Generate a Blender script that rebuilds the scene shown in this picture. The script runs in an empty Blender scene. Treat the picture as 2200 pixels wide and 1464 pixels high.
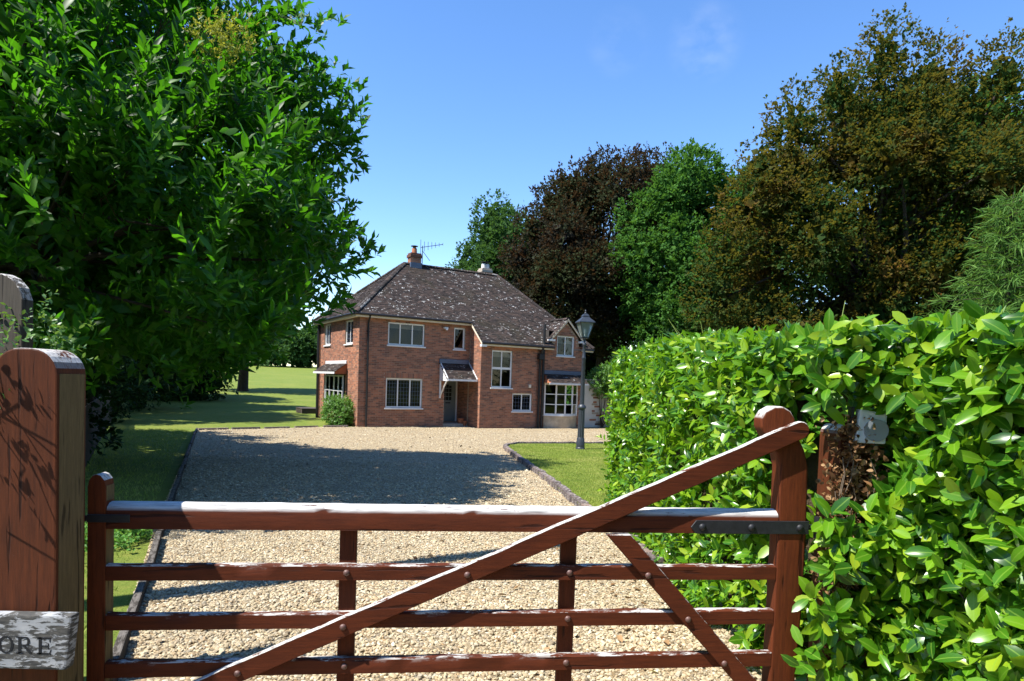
import bpy, bmesh, math
import numpy as np
from mathutils import Matrix, Vector

# ------------------------------------------------------------------ camera, sky, sun, exposure
scn = bpy.context.scene
col = scn.collection
rng = np.random.default_rng(11)
rad = math.radians
CAM_H = 1.83
cam_d = bpy.data.cameras.new('camera'); cam = bpy.data.objects.new('camera', cam_d); col.objects.link(cam)
cam_d.sensor_width = 36; cam_d.lens = 1400 / 2200 * 36; cam_d.shift_y = 145 / 2200
cam_d.clip_start = .05; cam_d.clip_end = 2500
cam.matrix_world = Matrix.Translation((0, 0, CAM_H)) @ (Matrix.Rotation(rad(90 - 2.4), 3, 'X') @ Matrix.Rotation(rad(2.0), 3, 'Z')).to_4x4()
scn.camera = cam
SUN_A, SUN_E = 29.0, 57.0          # shadows run to the right and away; elevation
w = bpy.data.worlds.new('World'); scn.world = w; w.use_nodes = True
wn = w.node_tree.nodes; wl = w.node_tree.links
bg = wn['Background']; sky = wn.new('ShaderNodeTexSky'); sky.sky_type = 'NISHITA'; sky.sun_disc = False
sky.sun_elevation = rad(SUN_E); sky.sun_rotation = rad(270 - SUN_A)
sky.air_density = 1.0; sky.dust_density = 0.05; sky.ozone_density = 2.6
hsv = wn.new('ShaderNodeHueSaturation'); hsv.inputs['Saturation'].default_value = 1.2; hsv.inputs['Hue'].default_value = .506; wl.new(sky.outputs[0], hsv.inputs['Color'])
# faint wisps of cloud high in the sky
tcw = wn.new('ShaderNodeTexCoord'); nzw = wn.new('ShaderNodeTexNoise'); mpw = wn.new('ShaderNodeMapping'); mpw.inputs['Scale'].default_value = (9, 9, 14); mpw.inputs['Rotation'].default_value = (0, .5, .3)
nzw.inputs['Scale'].default_value = 1.6; nzw.inputs['Detail'].default_value = 6; wl.new(tcw.outputs['Generated'], mpw.inputs[0]); wl.new(mpw.outputs[0], nzw.inputs['Vector'])
rw = wn.new('ShaderNodeValToRGB'); rw.color_ramp.elements[0].position = .4; rw.color_ramp.elements[1].position = .75; wl.new(nzw.outputs[0], rw.inputs[0]); acc = None
for dv, am, tight in (((0.2336, 0.8639, 0.4462), .17, .9985), ((0.1249, 0.8831, 0.4522), .09, .9988)):
    dp = wn.new('ShaderNodeVectorMath'); dp.operation = 'DOT_PRODUCT'; dp.inputs[1].default_value = dv; wl.new(tcw.outputs['Generated'], dp.inputs[0])
    mr = wn.new('ShaderNodeMapRange'); mr.interpolation_type = 'SMOOTHSTEP'; mr.inputs[1].default_value = tight; mr.inputs[2].default_value = 1; mr.inputs[3].default_value = 0; mr.inputs[4].default_value = am; wl.new(dp.outputs['Value'], mr.inputs[0])
    if acc is None: acc = mr.outputs[0]
    else: ad = wn.new('ShaderNodeMath'); ad.operation = 'ADD'; wl.new(acc, ad.inputs[0]); wl.new(mr.outputs[0], ad.inputs[1]); acc = ad.outputs[0]
mu = wn.new('ShaderNodeMath'); mu.operation = 'MULTIPLY'; wl.new(acc, mu.inputs[0]); wl.new(rw.outputs[0], mu.inputs[1])
mxw = wn.new('ShaderNodeMix'); mxw.data_type = 'RGBA'; wl.new(mu.outputs[0], mxw.inputs[0]); wl.new(hsv.outputs[0], mxw.inputs[6]); mxw.inputs[7].default_value = (5, 5.2, 5.6, 1)
wl.new(mxw.outputs[2], bg.inputs[0]); bg.inputs[1].default_value = .13
sun_d = bpy.data.lights.new('sun', 'SUN'); sun = bpy.data.objects.new('sun', sun_d); col.objects.link(sun)
sun_d.energy = 5.0; sun_d.angle = rad(.53); sun_d.color = (1, .955, .88)
to_sun = Vector((-math.cos(rad(SUN_A)) * math.cos(rad(SUN_E)), -math.sin(rad(SUN_A)) * math.cos(rad(SUN_E)), math.sin(rad(SUN_E))))
sun.rotation_euler = to_sun.to_track_quat('Z', 'Y').to_euler()
sun.location = (-20, -10, 30)
vs = scn.view_settings
vs.view_transform = 'Standard'; vs.look = 'None'; vs.gamma = 1; vs.use_curve_mapping = False; vs.exposure = 1.15
scn.cycles.max_bounces = 6; scn.cycles.transparent_max_bounces = 16
scn.cycles.use_denoising = True

# ------------------------------------------------------------------ helpers: tags, meshes
def tag(o, label=None, cat=None, group=None, kind=None):
    if label: o['label'] = label
    if cat: o['category'] = cat
    if group: o['group'] = group
    if kind: o['kind'] = kind
    return o

def empty(name, loc=(0, 0, 0), rz=0, label=None, cat=None, group=None):
    o = bpy.data.objects.new(name, None); col.objects.link(o)
    o.location = loc; o.rotation_euler = (0, 0, rz); o.empty_display_size = .2
    return tag(o, label, cat, group)

def link(name, me, m=None, parent=None):
    o = bpy.data.objects.new(name, me); col.objects.link(o)
    if m and len(me.materials) == 0: me.materials.append(m)
    if parent: o.parent = parent
    return o

def np_mesh(name, V, F, m=None, parent=None, smooth=False, mid=None):
    """V (n,3); F a list of integer arrays (m,3) or (m,4)"""
    V = np.asarray(V, dtype=np.float32)
    if not isinstance(F, (list, tuple)): F = [F]
    F = [np.asarray(f, dtype=np.int32) for f in F if len(f)]
    me = bpy.data.meshes.new(name)
    me.vertices.add(len(V)); me.vertices.foreach_set('co', V.ravel())
    tot = np.concatenate([np.full(len(f), f.shape[1], np.int32) for f in F])
    idx = np.concatenate([f.ravel() for f in F])
    me.loops.add(len(idx)); me.loops.foreach_set('vertex_index', idx)
    me.polygons.add(len(tot))
    st = np.concatenate([[0], np.cumsum(tot)[:-1]]).astype(np.int32)
    me.polygons.foreach_set('loop_start', st)
    me.update(calc_edges=True)
    me.polygons.foreach_set('use_smooth', np.full(len(tot), bool(smooth)))
    if mid is not None: me.attributes.new('midrib', 'FLOAT', 'POINT').data.foreach_set('value', np.asarray(mid, np.float32))
    return link(name, me, m, parent)

class MB:
    def __init__(s): s.v = []; s.f = []
    def add(s, vs_, fs):
        o = len(s.v); s.v += [tuple(p) for p in vs_]; s.f += [tuple(i + o for i in f) for f in fs]; return s
    def box(s, x0, x1, y0, y1, z0, z1, M=None):
        p = [(x, y, z) for z in (z0, z1) for y in (y0, y1) for x in (x0, x1)]
        if M is not None: p = [tuple(M @ Vector(q)) for q in p]
        return s.add(p, [(0, 2, 3, 1), (4, 5, 7, 6), (0, 1, 5, 4), (2, 6, 7, 3), (0, 4, 6, 2), (1, 3, 7, 5)])
    def quad(s, a, b, c, d): return s.add([a, b, c, d], [(0, 1, 2, 3)])
    def prism(s, poly, y0, y1, M=None):
        """poly in (x,z) counter-clockwise seen from -y; extruded y0..y1"""
        n = len(poly); p = [(x, y0, z) for x, z in poly] + [(x, y1, z) for x, z in poly]
        if M is not None: p = [tuple(M @ Vector(q)) for q in p]
        return s.add(p, [tuple(range(n)), tuple(range(2 * n - 1, n - 1, -1))] + [(i, i + n, (i + 1) % n + n, (i + 1) % n) for i in range(n)])
    def tube(s, pts, r, n=8, caps=True):
        pts = [Vector(p) for p in pts]; r = r if hasattr(r, '__len__') else [r] * len(pts)
        vv = []; ff = []
        for i, p in enumerate(pts):
            d = (pts[min(i + 1, len(pts) - 1)] - pts[max(i - 1, 0)]).normalized()
            a = d.cross(Vector((0, 0, 1)) if abs(d.z) < .9 else Vector((0, 1, 0))).normalized(); b = d.cross(a)
            vv += [tuple(p + (a * math.cos(2 * math.pi * k / n) + b * math.sin(2 * math.pi * k / n)) * r[i]) for k in range(n)]
        for i in range(len(pts) - 1):
            ff += [(i * n + k, i * n + (k + 1) % n, (i + 1) * n + (k + 1) % n, (i + 1) * n + k) for k in range(n)]
        if caps: ff += [tuple(range(n))[::-1], tuple(range((len(pts) - 1) * n, len(pts) * n))]
        return s.add(vv, ff)
    def lathe(s, prof, n=20, c=(0, 0), flute=0, depth=0):
        vv = []; ff = []
        for r, z in prof:
            for k in range(n):
                a = 2 * math.pi * k / n; rr = r * (1 - (depth if flute and k % 2 else 0))
                vv.append((c[0] + rr * math.cos(a), c[1] + rr * math.sin(a), z))
        for i in range(len(prof) - 1):
            ff += [(i * n + k, i * n + (k + 1) % n, (i + 1) * n + (k + 1) % n, (i + 1) * n + k) for k in range(n)]
        ff += [tuple(range(n))[::-1], tuple(range((len(prof) - 1) * n, len(prof) * n))]
        return s.add(vv, ff)
    def build(s, name, m=None, parent=None, bevel=0, smooth=False, seg=1):
        me = bpy.data.meshes.new(name); me.from_pydata(s.v, [], s.f); me.update()
        bm = bmesh.new(); bm.from_mesh(me); bmesh.ops.recalc_face_normals(bm, faces=bm.faces)
        if bevel: bmesh.ops.bevel(bm, geom=[e for e in bm.edges if len(e.link_faces) == 2 and e.calc_face_angle(0) > .5], offset=bevel, segments=seg, affect='EDGES', profile=.6)
        bm.to_mesh(me); bm.free()
        if smooth:
            for p in me.polygons: p.use_smooth = True
            try: me.set_sharp_from_angle(angle=rad(38))
            except Exception: pass
        return link(name, me, m, parent)

def copy_part(o, parent, loc=None, rot=None):
    c = o.copy(); col.objects.link(c); c.parent = parent
    if loc is not None: c.location = loc
    if rot is not None: c.rotation_euler = rot
    return c

# ------------------------------------------------------------------ materials
class NT:
    def __init__(s, name):
        s.m = bpy.data.materials.new(name); s.m.use_nodes = True; s.t = s.m.node_tree; s.b = s.t.nodes['Principled BSDF']; s.out = s.t.nodes['Material Output']
    def n(s, typ, **k):
        nd = s.t.nodes.new(typ)
        for a, v in k.items():
            if a.startswith('_'): nd.inputs[int(a[1:])].default_value = v
            else: setattr(nd, a, v)
        return nd
    def l(s, a, b): s.t.links.new(a, b)
    def coord(s, kind='Object', scale=(1, 1, 1)):
        tc = s.n('ShaderNodeTexCoord'); mp = s.n('ShaderNodeMapping'); mp.inputs['Scale'].default_value = scale
        s.l(tc.outputs[kind], mp.inputs[0]); return mp.outputs[0]
    def noise(s, scale, co=None, detail=4, rough=.6, dist=0):
        nd = s.n('ShaderNodeTexNoise'); nd.inputs['Scale'].default_value = scale; nd.inputs['Detail'].default_value = detail
        nd.inputs['Roughness'].default_value = rough; nd.inputs['Distortion'].default_value = dist
        if co is not None: s.l(co, nd.inputs['Vector'])
        return nd.outputs[0]
    def ramp(s, f, stops, interp='LINEAR'):
        r = s.n('ShaderNodeValToRGB'); e = r.color_ramp.elements; r.color_ramp.interpolation = interp
        while len(e) < len(stops): e.new(.5)
        for i, (p, c) in enumerate(stops): e[i].position = p; e[i].color = (*c, 1) if len(c) == 3 else c
        if f is not None: s.l(f, r.inputs[0])
        return r.outputs[0]
    def mix(s, fac, a, b, blend='MIX'):
        x = s.n('ShaderNodeMix', data_type='RGBA', blend_type=blend)
        for i, v in ((0, fac), (6, a), (7, b)):
            if hasattr(v, 'is_output') or isinstance(v, bpy.types.NodeSocket): s.l(v, x.inputs[i])
            elif i == 0: x.inputs[0].default_value = v
            else: x.inputs[i].default_value = (*v, 1)
        return x.outputs[2]
    def math(s, op, a, b=0.0, clamp=False):
        x = s.n('ShaderNodeMath', operation=op, use_clamp=clamp)
        for i, v in ((0, a), (1, b)):
            if isinstance(v, bpy.types.NodeSocket): s.l(v, x.inputs[i])
            else: x.inputs[i].default_value = v
        return x.outputs[0]
    def bump(s, h, strength=.4, dist=.01):
        b = s.n('ShaderNodeBump'); b.inputs['Strength'].default_value = strength; b.inputs['Distance'].default_value = dist
        s.l(h, b.inputs['Height']); s.l(b.outputs[0], s.b.inputs['Normal'])
    def set(s, color=None, rough=None, spec=None, metal=None):
        if color is not None:
            if isinstance(color, bpy.types.NodeSocket): s.l(color, s.b.inputs['Base Color'])
            else: s.b.inputs['Base Color'].default_value = (*color, 1)
        if rough is not None:
            if isinstance(rough, bpy.types.NodeSocket): s.l(rough, s.b.inputs['Roughness'])
            else: s.b.inputs['Roughness'].default_value = rough
        if spec is not None: s.b.inputs['Specular IOR Level'].default_value = spec
        if metal is not None: s.b.inputs['Metallic'].default_value = metal
        return s
    def rnd(s):
        """one random number for each loose piece, in joined meshes and single objects alike"""
        g = s.n('ShaderNodeNewGeometry'); o = s.n('ShaderNodeObjectInfo')
        return s.math('FRACT', s.math('ADD', g.outputs['Random Per Island'], o.outputs['Random']))

def plain(name, c, rough=.6, spec=.5, var=.15, scale=6, bump=0, metal=0):
    t = NT(name); co = t.coord()
    n = t.noise(scale, co, 5)
    c = np.array(c)
    t.set(t.ramp(n, [(.25, tuple(c * (1 - var))), (.75, tuple(np.minimum(c * (1 + var), 1)))]), rough, spec, metal)
    if bump: t.bump(t.noise(scale * 6, co, 4), bump, .01)
    return t.m

def leaf_mat(name, cols, rough=.42, trans=.35, tcol=(.25, .5, .04), spec=.5, clump=0, patch=0, patch_col=None, rib=None):
    t = NT(name); r = t.rnd()
    if clump:
        gp_ = t.n('ShaderNodeNewGeometry'); nz = t.noise(clump, gp_.outputs['Position'], 3)
        r = t.math('ADD', t.math('MULTIPLY', r, .35), t.math('MULTIPLY', t.ramp(nz, [(.3, (0, 0, 0)), (.7, (1, 1, 1))]), .65))
    k = len(cols); base = t.ramp(r, [((i + .5) / k, c) for i, c in enumerate(cols)])
    if patch_col:
        n = t.noise(patch, t.coord(), 3); base = t.mix(t.ramp(n, [(.42, (0, 0, 0)), (.55, (1, 1, 1))]), base, patch_col)
    if rib:
        at_ = t.n('ShaderNodeAttribute'); at_.attribute_name = 'midrib'; base = t.mix(t.ramp(at_.outputs['Fac'], [(.86, (0, 0, 0)), (.95, (.55, .55, .55))]), base, rib)
    t.set(base, rough, spec)
    tr = t.n('ShaderNodeBsdfTranslucent'); t.l(t.mix(.6, base, tcol), tr.inputs[0])
    mx = t.n('ShaderNodeMixShader'); mx.inputs[0].default_value = trans
    t.l(t.b.outputs[0], mx.inputs[1]); t.l(tr.outputs[0], mx.inputs[2]); t.l(mx.outputs[0], t.out.inputs[0])
    return t.m

def wood_mat(name, c1, c2, wear_c=(.52, .5, .47), wear=.5, grain=(3, 40, 40), rough=.5, spots=.62):
    """stained boards: stretched grain, flaked paint on faces that look up, stray chips"""
    t = NT(name); co = t.coord('Object', grain); co2 = t.coord('Object', (1, 1, 1)); co3 = t.coord('Object', tuple(max(g * .5, 5.0) for g in grain))
    g = t.noise(1.6, co, 9, .78); base = t.ramp(g, [(.3, c1), (.7, c2)])
    crack = t.ramp(t.noise(.8, co, 3, .5), [(.33, (1, 1, 1)), (.37, (0, 0, 0))]); base = t.mix(t.math('MULTIPLY', crack, .8), base, tuple(np.array(c1) * .25))
    blot = t.noise(2.3, co2, 4); base = t.mix(t.math('MULTIPLY', blot, .6), base, tuple(np.array(c1) * .55))
    geo = t.n('ShaderNodeNewGeometry'); sep = t.n('ShaderNodeSeparateXYZ'); t.l(geo.outputs['Normal'], sep.inputs[0])
    up = t.ramp(sep.outputs[2], [(.25, (0, 0, 0)), (.6, (1, 1, 1))])
    flake = t.noise(1.0, co3, 8, .75)
    f1 = t.math('MULTIPLY', up, t.ramp(flake, [(.56 - wear * .26, (0, 0, 0)), (.60 - wear * .24, (1, 1, 1))]))
    chip = t.ramp(t.noise(2.2, co3, 9, .8), [(spots, (0, 0, 0)), (spots + .03, (1, 1, 1))])
    fac = t.math('MAXIMUM', f1, chip)
    wc = t.ramp(t.noise(2, co, 5), [(.32, tuple(np.array(wear_c) * .38)), (.5, tuple(np.array(wear_c) * .85)), (.7, wear_c)])
    t.set(t.mix(fac, base, wc), t.ramp(fac, [(0, (rough + .15,) * 3), (1, (.9,) * 3)]), .18)
    t.bump(t.math('SUBTRACT', t.math('ADD', t.math('MULTIPLY', g, .8), t.math('MULTIPLY', fac, .5)), crack), .5, .004)
    return t.m

M = {}
M['gate'] = wood_mat('gate_wood', (.048, .0105, .0035), (.14, .030, .0085), wear=.25, spots=.675)
M['gate_top'] = wood_mat('gate_top_wood', (.048, .0105, .0035), (.14, .030, .0085), wear_c=(.54, .53, .51), wear=.82, spots=.68)
M['gate_up'] = wood_mat('gate_upright_wood', (.048, .0105, .0035), (.14, .030, .0085), wear=.3, grain=(40, 40, 3), spots=.72)
M['gate_end'] = wood_mat('gate_stile_wood', (.06, .013, .004), (.18, .041, .010), wear=.7, grain=(40, 40, 3), spots=.70)
M['post'] = wood_mat('post_wood', (.045, .0125, .0045), (.145, .038, .011), wear=.6, grain=(34, 34, 2.2), spots=.685, rough=.55)
M['bare'] = wood_mat('bare_wood', (.085, .06, .026), (.22, .155, .07), wear=.2, grain=(40, 40, 3), spots=.8, rough=.8)
M['greywood'] = wood_mat('grey_wood', (.035, .03, .025), (.095, .082, .066), wear=.3, grain=(45, 45, 2.5), spots=.78, rough=.85)
M['iron'] = plain('black_iron', (.014, .015, .018), .5, .35, .4, 30, .15)
M['bolt'] = plain('bolt_metal', (.10, .05, .04), .45, .5, .4, 60, .2)
M['lampiron'] = plain('lamp_iron', (.026, .032, .042), .42, .5, .3, 12, .1)
M['white'] = plain('white_paint', (.66, .66, .66), .4, .5, .05, 5, .03)
M['cream'] = plain('cream_paint', (.62, .55, .43), .55, .4, .1, 5)
M['pipe'] = plain('black_pipe', (.012, .012, .013), .5, .4, .3, 5)
M['lead'] = plain('lead_flashing', (.075, .10, .15), .5, .5, .2, 6, .1)
M['mortar'] = plain('mortar', (.31, .25, .19), .95, .1, .25, 9, .4)
M['render'] = plain('white_render', (.55, .53, .5), .9, .2, .1, 2.5, .3)
M['bayrender'] = plain('bay_render', (.42, .34, .24), .9, .2, .35, 3, .4)
M['doorpaint'] = plain('door_paint', (.14, .17, .17), .4, .5, .08, 4)
M['slab'] = plain('stone_slab', (.36, .31, .25), .9, .2, .2, 5, .4)
M['clay'] = plain('terracotta', (.32, .12, .06), .8, .2, .25, 8, .3)
M['plastic'] = plain('grey_plastic', (.42, .46, .50), .4, .5, .06, 10)
M['plastic_d'] = plain('dark_plastic', (.16, .18, .2), .35, .5, .06, 10)
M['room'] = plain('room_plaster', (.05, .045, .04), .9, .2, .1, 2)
M['blind'] = plain('blind_cloth', (.42, .36, .28), .9, .1, .08, 20)
M['asphalt'] = plain('asphalt', (.05, .05, .052), .9, .3, .3, 60, .5)
M['bark'] = plain('bark', (.04, .031, .024), .95, .2, .4, 7, .8)
M['twig'] = plain('twig_brown', (.06, .045, .028), .95, .1, .5, 9, .9)
M['greentwig'] = plain('green_twig', (.16, .22, .04), .6, .3, .2, 20)
M['pole'] = plain('pole_wood', (.12, .09, .065), .95, .2, .3, 5, .4)
M['stack'] = plain('chimney_brick', (.13, .065, .045), .95, .2, .35, 14, .5)
M['dark_edge'] = wood_mat('edging_wood', (.03, .026, .022), (.075, .064, .052), wear_c=(.14, .125, .11), wear=.4, grain=(4, 40, 40), rough=.85, spots=.78)
M['deck'] = plain('deck_board', (.07, .055, .045), .8, .3, .3, 8, .3)

t = NT('brick'); r = t.rnd(); co = t.n('ShaderNodeNewGeometry').outputs['Position']
c = t.ramp(r, [(.0, (0.0700, 0.0422, 0.0350)), (.18, (0.2100, 0.0845, 0.0525)), (.36, (0.3500, 0.1254, 0.0650)), (.52, (0.4620, 0.1980, 0.1100)), (.68, (0.2660, 0.1162, 0.0750)), (.84, (0.1190, 0.0726, 0.0600)), (.95, (0.3780, 0.1650, 0.0938))])
c = t.mix(t.ramp(t.noise(.7, co, 4), [(.35, (0, 0, 0)), (.75, (.45, .45, .45))]), c, (.17, .085, .062))
c = t.mix(.3, c, t.ramp(t.noise(38, co, 4), [(.3, (.14, .07, .055)), (.7, (.42, .22, .14))]))
t.set(c, .92, .2); t.bump(t.noise(60, co, 4), .5, .004); M['brick'] = t.m

t = NT('roof_tile'); r = t.rnd(); co = t.coord()
c = t.ramp(r, [(.0, (0.0191, 0.0158, 0.0149)), (.3, (0.0335, 0.0261, 0.0240)), (.6, (0.0479, 0.0356, 0.0315)), (.85, (0.0654, 0.0459, 0.0381)), (1, (0.0287, 0.0238, 0.0223))])
c = t.mix(t.ramp(t.noise(.8, co, 4), [(.5, (0, 0, 0)), (.72, (.6, .6, .6))]), c, (.036, .032, .018))
lich = t.ramp(t.noise(8.5, co, 3, .7), [(.635, (0, 0, 0)), (.67, (1, 1, 1))]); lich2 = t.ramp(t.noise(.45, co, 2), [(.42, (.25, .25, .25)), (.6, (1, 1, 1))])
r2 = t.math('FRACT', t.math('MULTIPLY', r, 17.3))
f = t.math('MULTIPLY', t.math('MULTIPLY', lich, lich2), t.ramp(r2, [(.35, (.15, .15, .15)), (.5, (1, 1, 1))]))
dots = t.math('MULTIPLY', t.math('MULTIPLY', t.ramp(t.math('FRACT', t.math('MULTIPLY', r, 41.7)), [(.86, (0, 0, 0)), (.88, (1, 1, 1))]), t.ramp(t.noise(13, co, 3), [(.53, (0, 0, 0)), (.58, (1, 1, 1))])), lich2)
f = t.math('MAXIMUM', f, dots)
t.set(t.mix(f, c, (.44, .435, .42)), .92, .2); t.bump(t.noise(45, co, 4), .5, .006); M['tile'] = t.m

t = NT('gravel_stone'); r = t.rnd(); co = t.coord()
STONE = [(.0, (0.111, 0.080, 0.046)), (.12, (0.332, 0.250, 0.137)), (.3, (0.431, 0.344, 0.205)), (.48, (0.508, 0.430, 0.278)), (.62, (0.343, 0.222, 0.105)), (.74, (0.210, 0.186, 0.141)), (.86, (0.619, 0.552, 0.401)), (1, (0.409, 0.328, 0.201))]
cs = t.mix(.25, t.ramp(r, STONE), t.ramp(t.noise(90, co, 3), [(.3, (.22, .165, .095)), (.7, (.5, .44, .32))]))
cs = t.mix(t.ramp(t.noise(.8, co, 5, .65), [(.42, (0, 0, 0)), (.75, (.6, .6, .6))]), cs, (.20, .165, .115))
t.set(cs, .8, .3); M['stone'] = t.m

t = NT('gravel_bed'); co = t.coord()
v = t.n('ShaderNodeTexVoronoi'); v.inputs['Scale'].default_value = 34; t.l(co, v.inputs['Vector'])
v2 = t.n('ShaderNodeTexVoronoi'); v2.inputs['Scale'].default_value = 34; v2.feature = 'DISTANCE_TO_EDGE'; t.l(co, v2.inputs['Vector'])
sepc = t.n('ShaderNodeSeparateColor'); t.l(v.outputs['Color'], sepc.inputs[0])
c = t.ramp(sepc.outputs[0], STONE)
c = t.mix(t.ramp(v2.outputs[0], [(.02, (1, 1, 1)), (.14, (0, 0, 0))]), c, (.14, .10, .055))
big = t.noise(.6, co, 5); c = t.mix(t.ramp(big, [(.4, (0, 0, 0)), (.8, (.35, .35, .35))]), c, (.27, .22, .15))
t.set(c, .85, .25); t.bump(t.math('SUBTRACT', 1.0, v.outputs['Distance']), .9, .02); M['gravel'] = t.m

t = NT('grass'); co = t.coord(); 
c = t.ramp(t.noise(3.5, co, 6, .7), [(.3, (0.0592, 0.1080, 0.0133)), (.5, (0.1125, 0.1620, 0.0209)), (.72, (0.2368, 0.2160, 0.0476))])
c = t.mix(t.ramp(t.noise(.35, co, 5), [(.45, (0, 0, 0)), (.7, (.8, .8, .8))]), c, (0.1998, 0.2088, 0.0408))
c = t.mix(.4, c, t.ramp(t.noise(60, co, 4), [(.3, (0.0444, 0.0792, 0.0095)), (.7, (0.2220, 0.2592, 0.0544))]))
t.set(c, .9, .15); t.bump(t.noise(70, co, 5), .8, .03); M['grass'] = t.m
M['blade'] = leaf_mat('grass_blade', [(.14, .21, .028), (.22, .30, .042), (.31, .36, .07), (.42, .42, .14)], .6, .35, (.3, .4, .06), .25, clump=1.2)
M['weed'] = leaf_mat('weed_leaf', [(.05, .16, .02), (.08, .22, .03), (.12, .28, .05)], .55, .4, (.3, .5, .06), .3)

t = NT('kerb_brick'); r = t.rnd(); co = t.coord()
c = t.ramp(r, [(0, (.08, .065, .062)), (.5, (.13, .105, .10)), (1, (.19, .14, .12))])
c = t.mix(t.ramp(t.noise(22, co, 5, .7), [(.55, (0, 0, 0)), (.62, (1, 1, 1))]), c, (.36, .34, .31))
t.set(c, .95, .15); t.bump(t.noise(50, co), .6, .006); M['kerb'] = t.m

M['laurel'] = leaf_mat('laurel_leaf', [(.016, .070, .005), (.026, .098, .006), (.038, .130, .007), (.054, .165, .008), (.074, .20, .009), (.098, .235, .010), (.128, .268, .011), (.17, .30, .013), (.25, .345, .02)], .28, .33, (.30, .62, .015), .42, rib=(.20, .34, .04))
M['evergreen'] = leaf_mat('broad_evergreen_leaf', [(.009, .034, .003), (.014, .052, .004), (.021, .072, .005), (.034, .108, .007), (.058, .145, .009)], .46, .36, (.15, .56, .01), .25)
M['mistle'] = leaf_mat('yellow_leaf', [(.20, .22, .02), (.30, .30, .03), (.16, .20, .03)], .6, .35, (.5, .5, .04), .2)
M['darkyew'] = leaf_mat('dark_conifer_leaf', [(.006, .020, .005), (.010, .032, .008), (.016, .044, .010)], .7, .15, (.08, .2, .02), .1)
M['copper'] = leaf_mat('copper_leaf', [(.010, .009, .007), (.017, .014, .010), (.023, .021, .010), (.036, .026, .014)], .7, .2, (.18, .09, .04), .1, clump=.9, patch=.4, patch_col=(.022, .032, .010))
M['bronze'] = leaf_mat('bronze_leaf', [(.012, .034, .006), (.020, .046, .008), (.034, .052, .010), (.064, .052, .010), (.11, .060, .011), (.165, .075, .013)], .7, .3, (.32, .26, .03), .1, clump=.6, patch=.38, patch_col=(.018, .050, .008))
M['green1'] = leaf_mat('green_leaf', [(.016, .055, .010), (.032, .095, .016), (.05, .135, .022), (.068, .165, .03)], .7, .28, (.18, .42, .04), .1, clump=1.0)
M['green2'] = leaf_mat('mid_green_leaf', [(.016, .044, .012), (.028, .07, .018), (.044, .10, .026)], .7, .28, (.16, .34, .05), .1, clump=1.0)
M['larch'] = leaf_mat('larch_needle', [(.045, .12, .018), (.075, .165, .026), (.11, .21, .038)], .65, .3, (.24, .42, .05), .2)
M['creeper'] = leaf_mat('creeper_leaf', [(.05, .14, .02), (.08, .2, .03), (.12, .25, .04)], .45, .3, (.3, .5, .05), .4)
M['ivy'] = leaf_mat('ivy_leaf', [(.035, .10, .02), (.06, .15, .03), (.10, .20, .05)], .45, .25, (.3, .5, .05), .45)
M['dead'] = leaf_mat('dead_leaf', [(.06, .03, .013), (.12, .06, .025), (.20, .105, .045), (.32, .20, .10)], .8, .2, (.5, .3, .12), .15)
M['yellowleaf'] = leaf_mat('fallen_yellow', [(.55, .45, .03)], .6, .2, (.7, .6, .05), .2)

t = NT('window_glass'); gl = t.n('ShaderNodeBsdfGlossy'); gl.inputs['Roughness'].default_value = .02; gl.inputs[0].default_value = (.9, .92, .95, 1)
tp = t.n('ShaderNodeBsdfTransparent'); tp.inputs[0].default_value = (.5, .53, .53, 1)
fr = t.n('ShaderNodeFresnel'); fr.inputs[0].default_value = 1.38; mx = t.n('ShaderNodeMixShader')
t.l(fr.outputs[0], mx.inputs[0]); t.l(tp.outputs[0], mx.inputs[1]); t.l(gl.outputs[0], mx.inputs[2]); t.l(mx.outputs[0], t.out.inputs[0]); M['glass'] = t.m
t = NT('lantern_glass'); t.set((.5, .56, .54), .3, .5); t.b.inputs['Transmission Weight'].default_value = .75; t.b.inputs['IOR'].default_value = 1.1; M['lglass'] = t.m

t = NT('name_board_paint'); co = t.coord('Object', (6, 6, 22)); co1 = t.coord('Object', (3, 3, 5))
fl = t.ramp(t.noise(1.6, co, 7, .7, .4), [(.47, (0, 0, 0)), (.51, (1, 1, 1))])
c = t.mix(fl, t.ramp(t.noise(3, co1, 4), [(.3, (.20, .215, .23)), (.7, (.35, .355, .36))]), t.ramp(t.noise(4, co, 4), [(.3, (.02, .022, .024)), (.7, (.09, .085, .075))]))
t.set(c, .8, .3); t.bump(fl, .5, .003); M['board'] = t.m
M['ink'] = plain('letter_paint', (.008, .009, .012), .6, .3, .1, 5)

# ------------------------------------------------------------------ ground
def g(y):
    y = np.asarray(y, float)
    return np.where(y < 4, 0, np.where(y < 28, -.35 * (y - 4) / 24, np.where(y < 45, -.35, -.35 + (y - 45) * .039)))
def gz(y): return float(g(y))

xs = [-900, -300, -120, -60, -30, -12, 0, 12, 30, 60, 120, 300, 900]; ys = [-300, -60, -20, 0, 4, 10, 16, 22, 28, 36, 45, 60, 90, 135]
V = [(x, y, gz(y)) for y in ys for x in xs] + [(x, y, z) for y, z in ((260, 4.6), (900, 5.0)) for x in xs]
nx = len(xs); ny = len(ys) + 2
F = [(j * nx + i, j * nx + i + 1, (j + 1) * nx + i + 1, (j + 1) * nx + i) for j in range(ny - 1) for i in range(nx - 1)]
tag(np_mesh('ground', V, [np.array(F)], M['grass']), kind='structure')

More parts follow.
